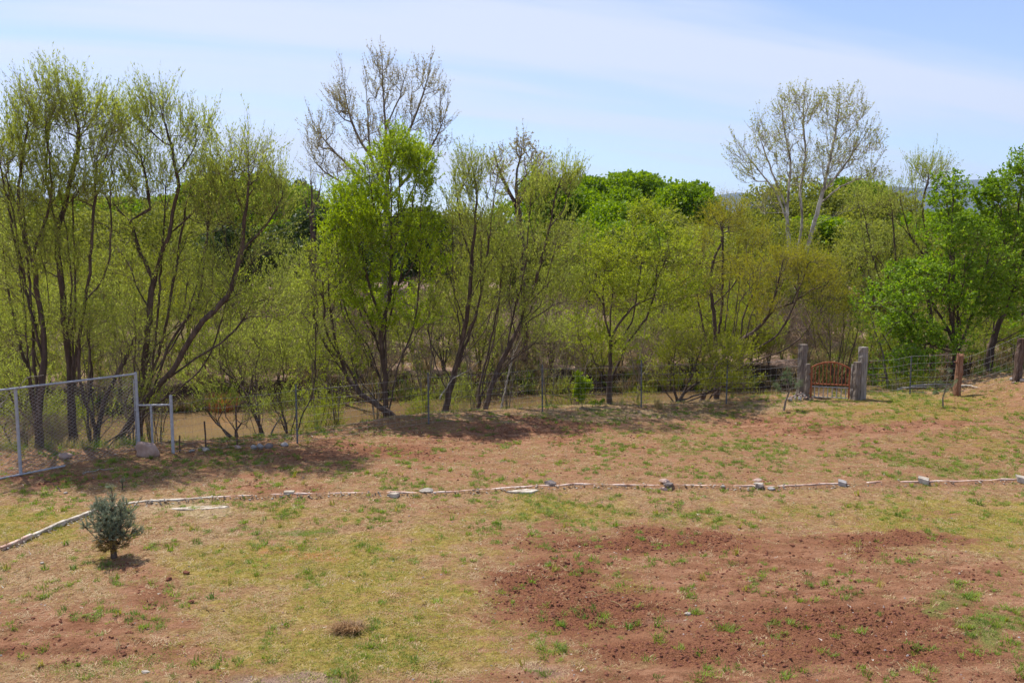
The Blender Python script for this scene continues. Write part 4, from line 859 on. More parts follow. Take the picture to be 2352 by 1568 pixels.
for px, D, v, s in [(1305, 27.4, 2, .5), (1480, 27.5, 2, .35), (1765, 29, 2, .4)]:
    shrub(v, px, D, s, SLOOK[v] + ' brush behind the wire fence ' + near_word(px), 'brush behind the middle of the wire fence')
for px, D, v, s in [(2080, 27.8, 1, .5), (2130, 28.2, 1, .45), (2290, 28.6, 2, .5), (2350, 28.6, 1, .45)]:
    shrub(v, px, D, s, SLOOK[v] + ' low brush under the fresh-green tree, ' + near_word(px), 'brush along the right-hand fence')
for px, D, s in [(1745, 37.5, .8), (1800, 38.5, .95), (1860, 38, .9), (1900, 40, .9)]:
    shrub(3, px, D, s, 'pinkish-brown leafless brush left of the gate posts, ' + order([1745, 1800, 1860, 1900].index(px), 4), 'dry brush left of the gate posts', 'dry_shrub')
for px, D, s in [(40, 20.9, .35), (95, 20.6, .30), (130, 21.2, .32)]:
    shrub(3, px, D, s, 'tan dead weed bush close behind the chain-link fence, ' + order([40, 95, 130].index(px), 3), 'dead weeds behind the chain-link fence', 'dry_shrub')

# ------------------------------------------------------------------ small object helpers
class MB:
    def __init__(s): s.v = []; s.f = []; s.n = 0
    def add(s, v, f):
        s.v.append(np.asarray(v, float)); s.f += [tuple(int(i) + s.n for i in q) for q in f]; s.n += len(v)
    def tube(s, pts, r, sides=6, cap=True):
        pts = np.array(pts, float); r = np.full(len(pts), r) if np.isscalar(r) else np.array(r)
        T = nrm(np.gradient(pts, axis=0)); a = np.arange(sides) * 2 * math.pi / sides; V = []
        for p, t, q in zip(pts, T, r):
            ref = np.array([1., 0, 0]) if abs(t[1]) > 0.8 else np.array([0, 1., 0])
            u = np.cross(t, ref); u /= np.linalg.norm(u); w = np.cross(t, u)
            V += [p + q * (u * math.cos(x) + w * math.sin(x)) for x in a]
        F = [(i * sides + k, i * sides + (k + 1) % sides, (i + 1) * sides + (k + 1) % sides, (i + 1) * sides + k) for i in range(len(pts) - 1) for k in range(sides)]
        if cap: F += [tuple(range(sides))[::-1], tuple(range((len(pts) - 1) * sides, len(pts) * sides))]
        s.add(V, F)
    def build(s, name, m, parent=None, smooth=False, bevel=0):
        me = bpy.data.meshes.new(name); me.from_pydata(np.concatenate(s.v).tolist(), [], s.f); me.materials.append(M[m] if isinstance(m, str) else m)
        if bevel:
            bm = bmesh.new(); bm.from_mesh(me); bmesh.ops.bevel(bm, geom=[e for e in bm.edges if e.calc_length() > bevel * 2.5], offset=bevel, segments=1, affect='EDGES'); bm.to_mesh(me); bm.free()
        if smooth: me.polygons.foreach_set('use_smooth', [True] * len(me.polygons))
        me.update(); return link(name, me, parent)
def beam(w, d, h, seed, seg=10, rough=0.008, lean=(0, 0), chamfer=0.03, top_slope=0.0):
    """a weathered squared timber: chamfered section rings with wobble, cracked slightly"""
    rr = np.random.default_rng(seed); mb = MB(); c = chamfer
    sec = [(-w / 2 + c, -d / 2), (w / 2 - c, -d / 2), (w / 2, -d / 2 + c), (w / 2, d / 2 - c), (w / 2 - c, d / 2), (-w / 2 + c, d / 2), (-w / 2, d / 2 - c), (-w / 2, -d / 2 + c)]
    n = len(sec); V = []
    for i in range(seg + 1):
        t = i / seg; z = -0.25 + (h + 0.25) * t
        for (x, y) in sec:
            j = rr.normal(0, rough, 2)
            V.append((x + j[0] + lean[0] * t, y + j[1] + lean[1] * t, z + (top_slope * x if i == seg else 0)))
    F = [(i * n + k, i * n + (k + 1) % n, (i + 1) * n + (k + 1) % n, (i + 1) * n + k) for i in range(seg) for k in range(n)]
    F.append(tuple(range(seg * n, seg * n + n))); mb.add(V, F); return mb
def rock_mesh(seed, sx, sy, sz, m, sub=2, rough=0.22, name='rock', flat=False):
    bm = bmesh.new(); bmesh.ops.create_icosphere(bm, subdivisions=sub, radius=1.0)
    rr = random.Random(seed); planes = [(Vector([rr.uniform(-1, 1) for _ in range(3)]).normalized(), rr.uniform(0.55, 0.9)) for _ in range(9)]
    o = rr.uniform(0, 50)
    for v in bm.verts:
        d = v.co.normalized(); r = 1.0
        for pn, pd in planes:
            q = d.dot(pn)
            if q > 0.05: r = min(r, pd / q)
        r = r * (1 + rough * (fbm(np.array([d.x * 2 + o]), np.array([d.y * 2 + d.z * 3]), seed, 3)[0] - 0.5))
        v.co = Vector((d.x * r * sx, d.y * r * sy, d.z * r * sz))
    me = bpy.data.meshes.new(name); bm.to_mesh(me); bm.free(); me.materials.append(M[m])
    if not flat: me.polygons.foreach_set('use_smooth', [sub > 2] * len(me.polygons))
    me.update(); return me

# ------------------------------------------------------------------ garden edging with its broken concrete footing
ek = []
for (a, b) in edge_w:
    ek.append(np.array([a, b, hz(a, b + 0.05)]))
er = empty('garden_edging', tuple(ek[8]))
tag(er, 'low pinkish board and concrete garden edging crossing the whole yard in a shallow bend', 'garden edging')
base = ek[8]
for i in range(len(ek) - 1):
    p, q = ek[i] - base, ek[i + 1] - base
    d = q - p; L = np.linalg.norm(d[:2]); u = d / np.linalg.norm(d); w = np.array([-u[1], u[0], 0])
    n = max(2, int(L / 0.22)); V = []; rr = np.random.default_rng(500 + i); wd = 0.026 if i > 5 else 0.034
    for j in range(n + 1):
        t = j / n; c = p + d * (0.003 + 0.994 * t); jz = rr.normal(-0.004, 0.009); jy = rr.normal(0, 0.006)
        for (s_, z_) in ((-wd, -0.22), (-wd, 0.004), (-wd + .008, 0.012), (wd - .008, 0.012), (wd, 0.004), (wd, -0.22)):
            V.append(c + w * (s_ + jy) + np.array([0, 0, z_ + (jz if z_ > 0 else 0)]))
    F_ = [(j * 6 + k, j * 6 + (k + 1) % 6, (j + 1) * 6 + (k + 1) % 6, (j + 1) * 6 + k) for j in range(n) for k in range(6)] + [(0, 1, 2, 3, 4, 5), tuple(n * 6 + k for k in range(6))[::-1]]
    mb = MB(); mb.add(V, F_)
    o = mb.build('edging_board', 'concrete' if i in (1, 2, 3, 4, 5) else 'board', er)
# crumbled mortar along the yard side
mb = MB(); rr = random.Random(9)
ico = rock_mesh(3, 1, 1, 1, 'concrete', 1); iv = np.array([v.co[:] for v in ico.vertices]); ifc = [tuple(p.vertices) for p in ico.polygons]; bpy.data.meshes.remove(ico)
runs = [(2, 9, 1.0), (9, 15, .7), (0, 2, .6), (15, 17, .35)]
for (a, b, dens) in runs:
    for i in range(a, min(b, len(ek) - 1)):
        p, q = ek[i] - base, ek[i + 1] - base; L = np.linalg.norm(q - p); u = (q - p) / L; w = np.array([-u[1], u[0], 0])
        for _ in range(int(L * 40 * dens)):
            t = rr.random() * L; s_ = -rr.uniform(0.03, 0.15); c = p + u * t + w * s_
            c[2] = hz(c[0] + base[0], c[1] + base[1]) - base[2] + rr.uniform(0, .04) * (0.2 + s_) / .14
            sz = rr.uniform(0.006, 0.024); rot = np.array(Matrix.Rotation(rr.uniform(0, 6), 3, Vector((rr.random(), rr.random(), 1)).normalized()))
            mb.add((iv * np.array([sz * rr.uniform(.9, 2.4), sz, sz * .5])) @ rot.T + c, ifc)
o = mb.build('broken_mortar', 'concrete', er); tag(o, 'crumbling grey mortar rubble along the edging', kind='stuff')
# flat mortar smears lying on the yard side
def slab(px, py, w, d, h, m, label, rz=0.0, seed=1, group=None, cat='paving piece', name='mortar_slab'):
    g = ground_hit(px, py); rr = np.random.default_rng(seed); n = 11
    a = np.sort(rr.uniform(0, 6.28, n)); rad = rr.uniform(.75, 1.1, n)
    B = [(math.cos(x) * w / 2 * r, math.sin(x) * d / 2 * r, -0.03) for x, r in zip(a, rad)]; T_ = [(x * .94, y * .94, h + rr.normal(0, .004)) for x, y, _ in B]
    mb = MB(); mb.add(B + T_, [tuple(range(n, 2 * n))] + [(k, (k + 1) % n, n + (k + 1) % n, n + k) for k in range(n)])
    o = mb.build(name, m); o.location = g; o.rotation_euler = (0, 0, rz); tag(o, label, cat, group); return o
slab(455, 1166, 1.25, 0.30, 0.008, 'concrete', 'long flat pale mortar slab below the edging right of the spruce', 0.12, 1)
slab(905, 1138, 0.30, 0.16, 0.045, 'concrete', 'small rounded grey-white concrete lump at the foot of the edging', 0, 2)
slab(1205, 1130, 0.75, 0.22, 0.03, 'concrete', 'flat pale concrete patch under the edging by the dark rough stone', 0.1, 3)

def place(o, px, py, dz=0.0, rz=0.0):
    g = ground_hit(px, py); o.location = (g[0], g[1], g[2] + dz); o.rotation_euler = (0, 0, rz); return o
def block(px, py, w, d, h, m, label, rz, seed, cat='block', name='concrete_block', tilt=0.0):
    mb = beam(w, d, h, seed, seg=3, rough=0.006, chamfer=0.012, top_slope=tilt); o = mb.build(name, m); place(o, px, py, -0.01, rz); tag(o, label, cat); return o
block(664, 1132, .19, .11, .05, 'concrete', 'small pale brick standing behind the edging, nearest to the spruce', 0.05, 11)
block(1934, 1109, .15, .19, .05, 'stone_grey', 'low grey-topped block behind the edging, first one right of the stone stacks', -0.35, 12, tilt=-.2)
block(2121, 1105, .19, .22, .075, 'stone_pale', 'largest pale block with a white top behind the right-hand edging', -0.5, 13, tilt=-.18)
block(2346, 1101, .19, .22, .07, 'stone_pale', 'pale block cut by the right frame edge behind the edging', -0.4, 14, tilt=-.15)
def rock(px, py, s, m, label, seed, cat='rock', group=None, dz=None, name='rock', rz=0.0, sub=2, X=None):
    o = link(name, rock_mesh(seed, s[0], s[1], s[2], m, sub)); place(o, px, py, s[2] * 0.45 if dz is None else dz, rz)
    if X is not None: o.location = X
    tag(o, label, cat, group); return o
rock(979, 1129, (.15, .10, .055), 'stone_pale', 'flat white rock lying behind the edging between the brick and the dark stone', 21)
rock(1264, 1112, (.13, .10, .07), 'stone_dark', 'rough dark grey rock behind the edging near the middle', 22)
rock(1527, 1111, (.13, .10, .05), 'stone_pink', 'upper flat stone of the brown stack on the edging, right of centre', 23, dz=.06)
rock(1536, 1117, (.10, .08, .06), 'stone_dark', 'small dark brown stone resting on the edging in the brown stack', 24)
rock(1524, 1125, (.11, .08, .05), 'stone_pink', 'rough pinkish stone below the edging under the brown stack', 25)
rock(1738, 1110, (.12, .09, .035), 'stone_pink', 'upper flat stone of the pale stack behind the edging', 26, dz=.07)
rock(1741, 1113, (.11, .08, .03), 'stone_pale', 'lower flat stone of the pale stack behind the edging', 27, dz=.03)
rock(1744, 1121, (.10, .07, .05), 'stone_dark', 'small dark slate stone below the edging under the pale stack', 28)
rock(1772, 1124, (.10, .07, .035), 'stone_grey', 'rounded grey stone below the edging just right of the pale stack', 29)
rock(1660, 1120, (.05, .04, .035), 'stone_pale', 'tiny white stone at the foot of the edging between the two stacks', 30)

# stones along the fence line
g = ground_hit(341, 1046)
o = link('boulder', rock_mesh(33, .33, .22, .26, 'stone_pink', 3, .3)); o.location = (g[0], g[1], g[2] + .12); o.rotation_euler = (0, 0.05, .3)
tag(o, 'large squarish brown-pink boulder at the foot of the fence corner posts', 'boulder')
rock(472, 1036, (.10, .08, .065), 'stone_pale', 'whitish rounded rock at the foot of the tall rusty stake', 32, sub=3)
rock(441, 1037, (.09, .07, .05), 'stone_grey', 'small dull stone right of the short rusty stake', 42, sub=3)
rock(547, 1030, (.10, .08, .07), 'stone_pink', 'brownish rock at the foot of the dark metal stake', 33, sub=3)
rock(583, 1030, (.075, .07, .075), 'stone_grey', 'first of the rounded grey river stones, darkest one on the left', 34, sub=3)
rock(598, 1029, (.085, .07, .085), 'stone_grey', 'upright pale grey river stone between two darker ones', 35, sub=3)
rock(617, 1028, (.11, .08, .085), 'stone_dark', 'broad dark brown river stone right of the upright grey one', 36, sub=3)
rock(653, 1023, (.125, .08, .065), 'stone_grey', 'smooth blue-grey oval stone nearest the tall grey fence post', 37, sub=3)
rock(150, 1052, (.17, .12, .11), 'stone_pink', 'pale boulder lying behind the chain-link fence near the big trunks', 38, sub=3)
rock(428, 1318, (.06, .045, .035), 'clod', 'dark brown stone in the bare soil right of the spruce', 39)
rock(388, 1331, (.05, .04, .028), 'clod', 'reddish clod of earth below and right of the spruce', 40)
rock(440, 1383, (.045, .04, .025), 'clod', 'reddish clod of earth among tufts well below the spruce', 41)
rock(97, 1294, (.035, .03, .02), 'stone_pale', 'chalky white chip on the grass left of the spruce', 43)
rock(150, 1133, (.045, .04, .03), 'stone_pale', 'white fist-sized stone on the grass above the spruce', 44)
rock(1578, 1412, (.055, .04, .03), 'stone_pale', 'grey-white pebble lying alone on the tilled soil', 45)
rock(1337, 1414, (.05, .04, .03), 'stone_pale', 'pale flat stone beside a grass tuft at the edge of the tilled soil', 46)
rock(334, 1642 * .9408, (.06, .035, .02), 'stone_pale', 'white flat chip near the bottom left corner', 47)

# ------------------------------------------------------------------ chain-link fence
def gpt(px, py): return ground_hit(px, py)
c0 = gpt(320, 1036); c1 = gpt(48, 1092)
u = c1 - c0; u[2] = 0; Lf = np.linalg.norm(u); u = u / Lf; Lx = Lf + 2.6
cf = empty('chain_link_fence', tuple(c0)); tag(cf, 'galvanised chain-link fence panel with pipe frame at the left edge of the yard', 'fence')
FHH = 1.82
def gz_rel(t): p = c0 + u * t; return hz(p[0], p[1]) - c0[2]
tops = lambda t: 1.80 + (gz_rel(Lf) - 0) * t / Lf + 0.03 * t / Lf
for nm, t, r in (('corner_post', 0, .036), ('line_post', Lf, .033), ('line_post', Lf + 2.4, .033)):
    mb = MB(); p = u * t; zb = gz_rel(t)
    mb.tube([p + [0, 0, zb - .3], p + [0, 0, tops(t) + (.03 if t == 0 else -.02)]], r, 10)
    if t == 0:
        mb.tube([p + [0, 0, tops(0) + .03], p + [0, 0, tops(0) + .055]], [r * 1.15, r * .5], 10)
    mb.build(nm, 'galv', cf)
mb = MB(); mb.tube([u * -.02 + [0, 0, tops(0) + .01], u * Lx + [0, 0, tops(Lx) + .01]], .023, 8); mb.build('top_rail', 'galv', cf)
mb = MB(); mb.tube([u * (Lf - .9) + [0.03, -.05, gz_rel(Lf - .9) + .035], u * Lx + [0.03, -.05, gz_rel(Lx) + .03]], .02, 8); mb.build('bottom_rail', 'galv', cf)
mb = MB(); mb.tube([u * .06 + [0, 0, gz_rel(0) + .05], u * .06 + [0, 0, tops(0) - .1]], .008, 4); mb.build('tension_bar', 'galv', cf)
for zc in (1.62, .98, .40):
    mb = MB(); mb.tube([u * -.01 + [0, -.04, zc], u * .07 + [0, 0, zc]], .014, 5); mb.build('tension_band', 'galv', cf)
# woven diamonds: each wire zigzags up the panel
sp = 0.058; sz_ = 0.0375; nw = int(Lx / sp); segs = []
for i in range(nw):
    t0 = 0.06 + i * sp
    hb = gz_rel(t0) + .03; nseg = int((tops(t0) - .015 - hb) / sz_)
    zs = hb + np.arange(nseg + 1) * sz_; ph = (np.arange(nseg + 1) + i) % 2
    ts_ = t0 + ph * sp; off = ph * .006
    pts = np.stack([u[0] * ts_, u[1] * ts_ + off, zs], 1)
    segs.append((pts[:-1], pts[1:]))
P0 = np.concatenate([a for a, b in segs]); P1 = np.concatenate([b for a, b in segs]); T_ = nrm(P1 - P0); rr_ = np.full(len(P0), .0028)
v, q = tubes(P0, P1, rr_, rr_, T_, T_, 3)
link('wire_mesh', np_mesh('wire_mesh', v, [(q, 0)], [M['wire']]), cf)
# dead vine caught on the top of the mesh
def curve_thing(name, pts, r, m, label, cat, group=None, seed=0, jit=0.01):
    o0 = np.array(pts[0], float); q = resample([np.array(p, float) - o0 for p in pts], 0.08, np.random.default_rng(seed), jit)
    mb = MB(); mb.tube(q, np.linspace(r, r * .35, len(q)), 5); ob = mb.build(name, m); ob.location = o0; tag(ob, label, cat, group); return ob
curve_thing('dead_branch', [P(-10, 950, 17.6), P(20, 905, 17.6), P(45, 890, 17.5), P(62, 868, 17.5), P(100, 862, 17.7)], .012, 'driftwood', 'bleached thin branch curling over the chain-link fence near its post', 'branch', seed=3)

# ------------------------------------------------------------------ woven wire field fence
def wire_fence(label, posts, strands, H0, stay, group=None, name='wire_fence', extra=()):
    """posts: (kind, px, py, height, radius); strands run post to post"""
    pts = [gpt(p[1], p[2]) for p in posts]; o = pts[0].copy()
    root = empty(name, tuple(o)); tag(root, label, 'fence', group)
    for (kind, px, py, h, r), g in zip(posts, pts):
        if kind is None: continue
        p = g - o; mb = MB(); rr = random.Random(int(px))
        top = p + np.array([rr.uniform(-.02, .02), rr.uniform(-.02, .02), h])
        if kind == 'metal_post':
            a = np.array([0.018, 0, 0]); b = np.array([0, 0.018, 0])    # T section
            for w, d_ in ((.042, .006), (.006, .032)):
                V = [p + [sx * w / 2, sy * d_ / 2 + (.012 if w < .01 else 0), z] + (top - p) * [1, 1, 0] * (z > 0) for z in (-.3, h) for sx, sy in ((-1, -1), (1, -1), (1, 1), (-1, 1))]
                mb.add(V, [(0, 1, 5, 4), (1, 2, 6, 5), (2, 3, 7, 6), (3, 0, 4, 7), (4, 5, 6, 7)])
            for zz_ in np.arange(.1, h - .05, .12): mb.tube([p + [0, -.02, zz_], p + [0, -.004, zz_]], .006, 4)
            mb.build('metal_post', 'tpost', root)
        elif kind == 'stake':
            mb.tube([p - [0, 0, .3], p + [0, 0, h * .5], top], r, 6); mb.build('stake', 'rustpost', root)
        elif kind == 'pipe_post':
            mb.tube([p - [0, 0, .3], p + [0, 0, h]], r, 10); mb.build('pipe_post', 'galv', root)
    gaps = np.cumsum([0] + strands); gaps = gaps / gaps[-1]
    for k, gk in enumerate(gaps):
        S0 = []; S1 = []
        for i in range(len(pts) - 1):
            n = max(2, int(np.linalg.norm(pts[i + 1] - pts[i]) / .4)); rr = random.Random(int(posts[i][1]) * 10 + k)
            sag = rr.uniform(0.005, .05)
            prev = None
            for j in range(n + 1):
                t = j / n; b = (pts[i] * (1 - t) + pts[i + 1] * t) - o; hh = H0[i] * (1 - t) + H0[i + 1] * t
                q = b + np.array([rr.uniform(-.006, .006), -.03, .06 + (hh - .06) * gk - sag * 4 * t * (1 - t) + rr.uniform(-.007, .007)])
                if j in (0, n): q = b + np.array([0, -.03, .06 + (hh - .06) * gk])
                if prev is not None: S0.append(prev); S1.append(q)
                prev = q
        S0 = np.array(S0); S1 = np.array(S1); T_ = nrm(S1 - S0); r = np.full(len(S0), .0027 if k in (0, len(gaps) - 1) else .0023)
        v, q = tubes(S0, S1, r, r, T_, T_, 3); link('wire_strand', np_mesh('wire_strand', v, [(q, 0)], [M['wire']]), root)
    S0 = []; S1 = []
    for i in range(len(pts) - 1):
        L = np.linalg.norm(pts[i + 1] - pts[i])
        for j in range(1, int(L / stay)):
            t = j * stay / L; b = (pts[i] * (1 - t) + pts[i + 1] * t) - o; hh = H0[i] * (1 - t) + H0[i + 1] * t
            S0.append(b + [0, -.03, .06]); S1.append(b + [random.Random(j).uniform(-.01, .01), -.03, hh])
    S0 = np.array(S0); S1 = np.array(S1); T_ = nrm(S1 - S0); r = np.full(len(S0), .0017)
    v, q = tubes(S0, S1, r, r, T_, T_, 3); tag(link('stay_wires', np_mesh('stay_wires', v, [(q, 0)], [M['wire']]), root), kind='stuff')
    for nm, a, b, r_, m_ in extra:
        mb = MB(); mb.tube([np.array(a) - o, np.array(b) - o], r_, 8); mb.build(nm, m_, root)
    return root, pts
pa = gpt(320, 1036); pb = gpt(398, 1042)
wire_fence('long sagging woven-wire fence on metal posts from the chain-link corner to the gate', [
    (None, 320, 1036, 0, 0), ('pipe_post', 351, 1026, 1.0, .028), ('pipe_post', 398, 1042, 1.36, .036), ('stake', 413, 1039, .40, .018), ('stake', 473, 1030, .66, .02), ('stake', 545, 1028, 1.02, .02), ('metal_post', 683, 1018, 1.44, 0), ('metal_post', 985, 974, 1.40, 0),
    ('metal_post', 1246, 945, 1.36, 0), ('metal_post', 1473, 936, 1.40, 0), ('metal_post', 1668, 928, 1.36, 0), (None, 1832, 915, 0, 0)],
    [1.2, 1.2, 1.3, 1.4, 1.5, 1.7, 1.9], [1.0, 1.0, 1.15, 1.15, 1.2, 1.22, 1.3, 1.28, 1.24, 1.24, 1.24, 1.2], 0.16,
    extra=[('brace_rail', pa + [0, 0, 1.08], pb + [0, 0, 1.14], .021, 'galv')])
wire_fence('short woven-wire fence run between the gate posts and the log post', [
    (None, 1990, 915, 0, 0), ('metal_post', 2090, 905, 1.1, 0), (None, 2190, 903, 0, 0)], [1.2, 1.2, 1.3, 1.4, 1.5, 1.7], [1.1, 1.12, 1.15], 0.16)
wire_fence('taut woven-wire fence rising from the log post to the split dark post and beyond', [
    (None, 2204, 903, 0, 0), (None, 2335, 871, 0, 0), (None, 2460, 850, 0, 0)], [1.2, 1.2, 1.3, 1.4, 1.5, 1.7], [1.0, 1.25, 1.3], 0.16)

# ------------------------------------------------------------------ gate and its timber posts
DG = gpt(1905, 917)
def post(px, py, w, d, h, m, label, rz, seed, lean=(0, 0), chamfer=.03, slope=0.0):
    o = beam(w, d, h, seed, seg=12, lean=lean, chamfer=chamfer, top_slope=slope).build('gate_post', m); place(o, px, py, 0, rz); tag(o, label, 'post'); return o
post(1838, 910, .235, .20, 1.56, 'tie', 'tall weathered timber post leaning right at the left of the gate', .55, 201, lean=(.05, 0))
post(1853, 918, .13, .12, 1.06, 'tie', 'short thin timber post the gate hangs from, on its left', .4, 202)
post(1957, 917, .12, .11, 1.02, 'tie_light', 'thinnest pale timber post on the latch side of the gate', .35, 203)
post(1966, 918, .17, .19, 1.10, 'tie', 'middle timber post of the three right of the gate', .35, 204)
post(1978, 917, .22, .20, 1.52, 'tie_light', 'tallest pale grey timber post right of the gate', .5, 205)
ga = gpt(1862, 918); gb_ = gpt(1949, 919); gu = gb_ - ga; gu[2] = 0; gw = np.linalg.norm(gu); gu /= gw; GZ = max(ga[2], gb_[2]) + .035
gate = empty('garden_gate', (ga[0], ga[1], GZ)); tag(gate, 'small arched metal gate, rusty red bars above and grey balusters below', 'gate')
H1 = .88; HM = .40; HL = .32
arch = lambda t: H1 + .17 * math.sin(math.pi * t) ** 0.85
mb = MB(); mb.tube([[0, 0, 0], [0, 0, H1 + .01]], .026, 8); mb.build('gate_frame', 'rust', gate)
mb = MB(); mb.tube([gu * gw, gu * gw + [0, 0, H1 + .01]], .026, 8); mb.build('gate_frame', 'rust', gate)
mb = MB(); mb.tube([gu * gw * t + [0, 0, arch(t)] for t in np.linspace(0, 1, 17)], .023, 8); mb.build('arched_rail', 'rust', gate)
mb = MB(); mb.tube([gu * .02 + [0, 0, HM], gu * (gw - .02) + [0, 0, HM]], .020, 6); mb.build('middle_rail', 'rust', gate)
for k in range(9):
    t = (k + 1) / 10; mb = MB(); mb.tube([gu * gw * t + [0, 0, HM + .01], gu * gw * t + [0, 0, arch(t) - .01]], .0135, 6); mb.build('bar', 'rust', gate)
mb = MB(); mb.tube([gu * .02 + [0, -.01, HL], gu * (gw - .02) + [0, -.01, HL]], .017, 6); mb.build('lower_rail', 'gate_grey', gate)
mb = MB(); mb.tube([gu * .02 + [0, -.01, .02], gu * (gw - .02) + [0, -.01, .02]], .013, 6); mb.build('bottom_rail', 'gate_grey', gate)
for k in range(8):
    t = (k + .75) / 8.5; mb = MB(); mb.tube([gu * gw * t + [0, -.01, .025], gu * gw * t + [0, -.01, HL - .01]], .014, 6); mb.build('baluster', 'gate_grey', gate)
for z in (.68, .12):
    mb = MB(); mb.tube([[-.07, 0, z], [.0, 0, z]], .015, 6); mb.build('hinge', 'rust', gate)
mb = MB(); mb.tube([gu * gw + [0, 0, .74], gu * (gw + .03) + [0, -.03, .73], gu * (gw + .075) + [0, -.03, .66], gu * (gw + .06) + [0, -.02, .58]], .006, 5); mb.build('latch_chain', 'tpost', gate)
# log post with broken top and branch stubs, split dark post
def log_post(px, py, r, h, m, label, seed, lean, stubs=True):
    rr = np.random.default_rng(seed); n = 14; seg = 16; V = []
    for i in range(seg + 1):
        t = i / seg; z = -.25 + (h + .25) * t
        for k in range(n):
            a = k * 2 * math.pi / n; q = r * (1 + .10 * math.sin(3 * a + t * 3) + .08 * math.sin(t * 14 + a) + rr.normal(0, .03)) * (1.12 - .18 * t + .10 * math.exp(-((t - .62) / .05) ** 2))
            zz_ = z - (rr.uniform(0, .07) + .06 * (math.cos(a - 4.2) > .3) if i == seg else 0)
            V.append((q * math.cos(a) + lean * t, q * math.sin(a), zz_))
    F_ = [(i * n + k, i * n + (k + 1) % n, (i + 1) * n + (k + 1) % n, (i + 1) * n + k) for i in range(seg) for k in range(n)]
    V.append((lean, 0, h - .10)); F_ += [(seg * n + k, seg * n + (k + 1) % n, len(V) - 1) for k in range(n)]
    root = empty('fence_post', tuple(gpt(px, py))); tag(root, label, 'post')
    mb = MB(); mb.add(V, F_); mb.build('log', m, root, smooth=False)
    if stubs:
        for (a, z, l) in ((3.5, .95, .08), (4.4, .52, .06), (5.9, .60, .07), (4.9, .30, .045)):
            d = np.array([math.cos(a), math.sin(a), .25]); p0 = np.array([0, 0, z]) + d * r * .7
            mb = MB(); mb.tube([p0, p0 + d * l], [.032, .018], 6); mb.build('branch_stub', m, root)
    return root
log_post(2197, 909, .095, 1.24, 'log', 'reddish-brown peeled log post with a splintered top and knots', 301, .04)
o = beam(.22, .16, 1.22, 302, seg=12, rough=.012, lean=(.10, 0)).build('fence_post', 'tie_dark'); place(o, 2334, 876, 0, .3); tag(o, 'dark split timber post leaning right at the frame edge', 'post')
for i, (px, py, s, m, lab) in enumerate([(2325, 873, (.12, .09, .06), 'stone_grey', 'largest grey stone at the foot of the split dark post'), (2340, 872, (.10, .08, .07), 'stone_pale', 'pale stone wedged against the right of the split dark post'),
        (2328, 880, (.08, .06, .04), 'stone_pink', 'small pinkish stone in front of the split dark post'), (2349, 877, (.12, .08, .08), 'stone_dark', 'dark stone right of the split dark post by the frame edge')]):
    rock(px, py, s, m, lab, 320 + i)
# stone heap at the foot of the left gate post
gh = gpt(1836, 918); heap = empty('stone_heap', tuple(gh)); tag(heap, 'heap of small grey stones piled around the tall left gate post', 'stone heap')
rr = random.Random(55); hv = [rock_mesh(340 + k, 1, .8, .7, m, 1, .3) for k, m in enumerate(('stone_grey', 'stone_pink', 'stone_pale', 'stone_dark'))]
for k in range(95):
    a = rr.uniform(0, 6.28); q = rr.random() ** .6; x = math.cos(a) * q * .44; y = math.sin(a) * q * .30 - .05; s = rr.uniform(.022, .055) * (1.4 if k < 12 else 1)
    o = link('stone', rr.choice(hv), heap); o.location = (x, y, hz(gh[0] + x, gh[1] + y) - gh[2] + .20 * (1 - q) ** .9 + s * .2); o.scale = (s, s, s); o.rotation_euler = (rr.uniform(0, 3), rr.uniform(0, 3), rr.uniform(0, 6))

# ------------------------------------------------------------------ logs and sticks on the bank
def logt(a, b, r, m, label, cat='log', seed=0, dz=.04, name='fallen_log'):
    g0 = gpt(*a); g1 = gpt(*b); mid = (g0 + g1) / 2 + np.array([0, .05, .03]); return curve_thing(name, [g0 + [0, 0, dz], mid + [0, 0, dz], g1 + [0, 0, dz]], r, m, label, cat, seed=seed)
logt((2090, 892), (2185, 886), .05, 'driftwood', 'bleached fallen log lying behind the wire left of the log post', seed=1)
logt((2060, 897), (2130, 893), .035, 'driftwood', 'short pale driftwood piece on the crest right of the gate posts', seed=2)
logt((2208, 889), (2245, 893), .035, 'stone_pale', 'white barkless stick lying just right of the log post', seed=3, name='stick')
logt((190, 1090), (262, 1080), .016, 'driftwood', 'thin grey stick lying under the chain-link fence end', 'stick', 4, .02, 'stick')
logt((140, 1130), (100, 1102), .014, 'bark_dark', 'dark root snaking over the soil below the chain-link post', 'stick', 5, .01, 'stick')
logt((895, 1042), (938, 1039), .010, 'bark_dark', 'dark twig on the bank crest left of the second metal post', 'twig', 6, .02, 'stick')
logt((1345, 1366), (1380, 1374), .008, 'reed', 'straw-coloured dry stalk lying on the tilled soil, upper one', 'stalk', 7, .03, 'dry_stalk')
logt((1362, 1375), (1420, 1370), .006, 'reed', 'straw-coloured dry stalk lying on the tilled soil, middle one', 'stalk', 8, .03, 'dry_stalk')
logt((1398, 1384), (1431, 1402), .006, 'reed', 'straw-coloured dry stalk lying on the tilled soil, lower one', 'stalk', 9, .03, 'dry_stalk')
curve_thing('driftwood_snag', [gpt(590, 1026) + [0, 0.8, -.3], P(620, 1000, 22.6), P(640, 965, 22.8), P(650, 950, 22.9)], .05, 'bark_grey', 'grey snag propped in the water behind the river stones', 'snag', seed=12)
curve_thing('leaning_snag', [P(1149, 940, 26.2), P(1158, 905, 26.3), P(1168, 860, 26.4), P(1180, 810, 26.6), P(1178, 770, 26.8)], .028, 'driftwood', 'pair of bleached bare stems leaning among the willows right of the centre', 'snag', seed=13)
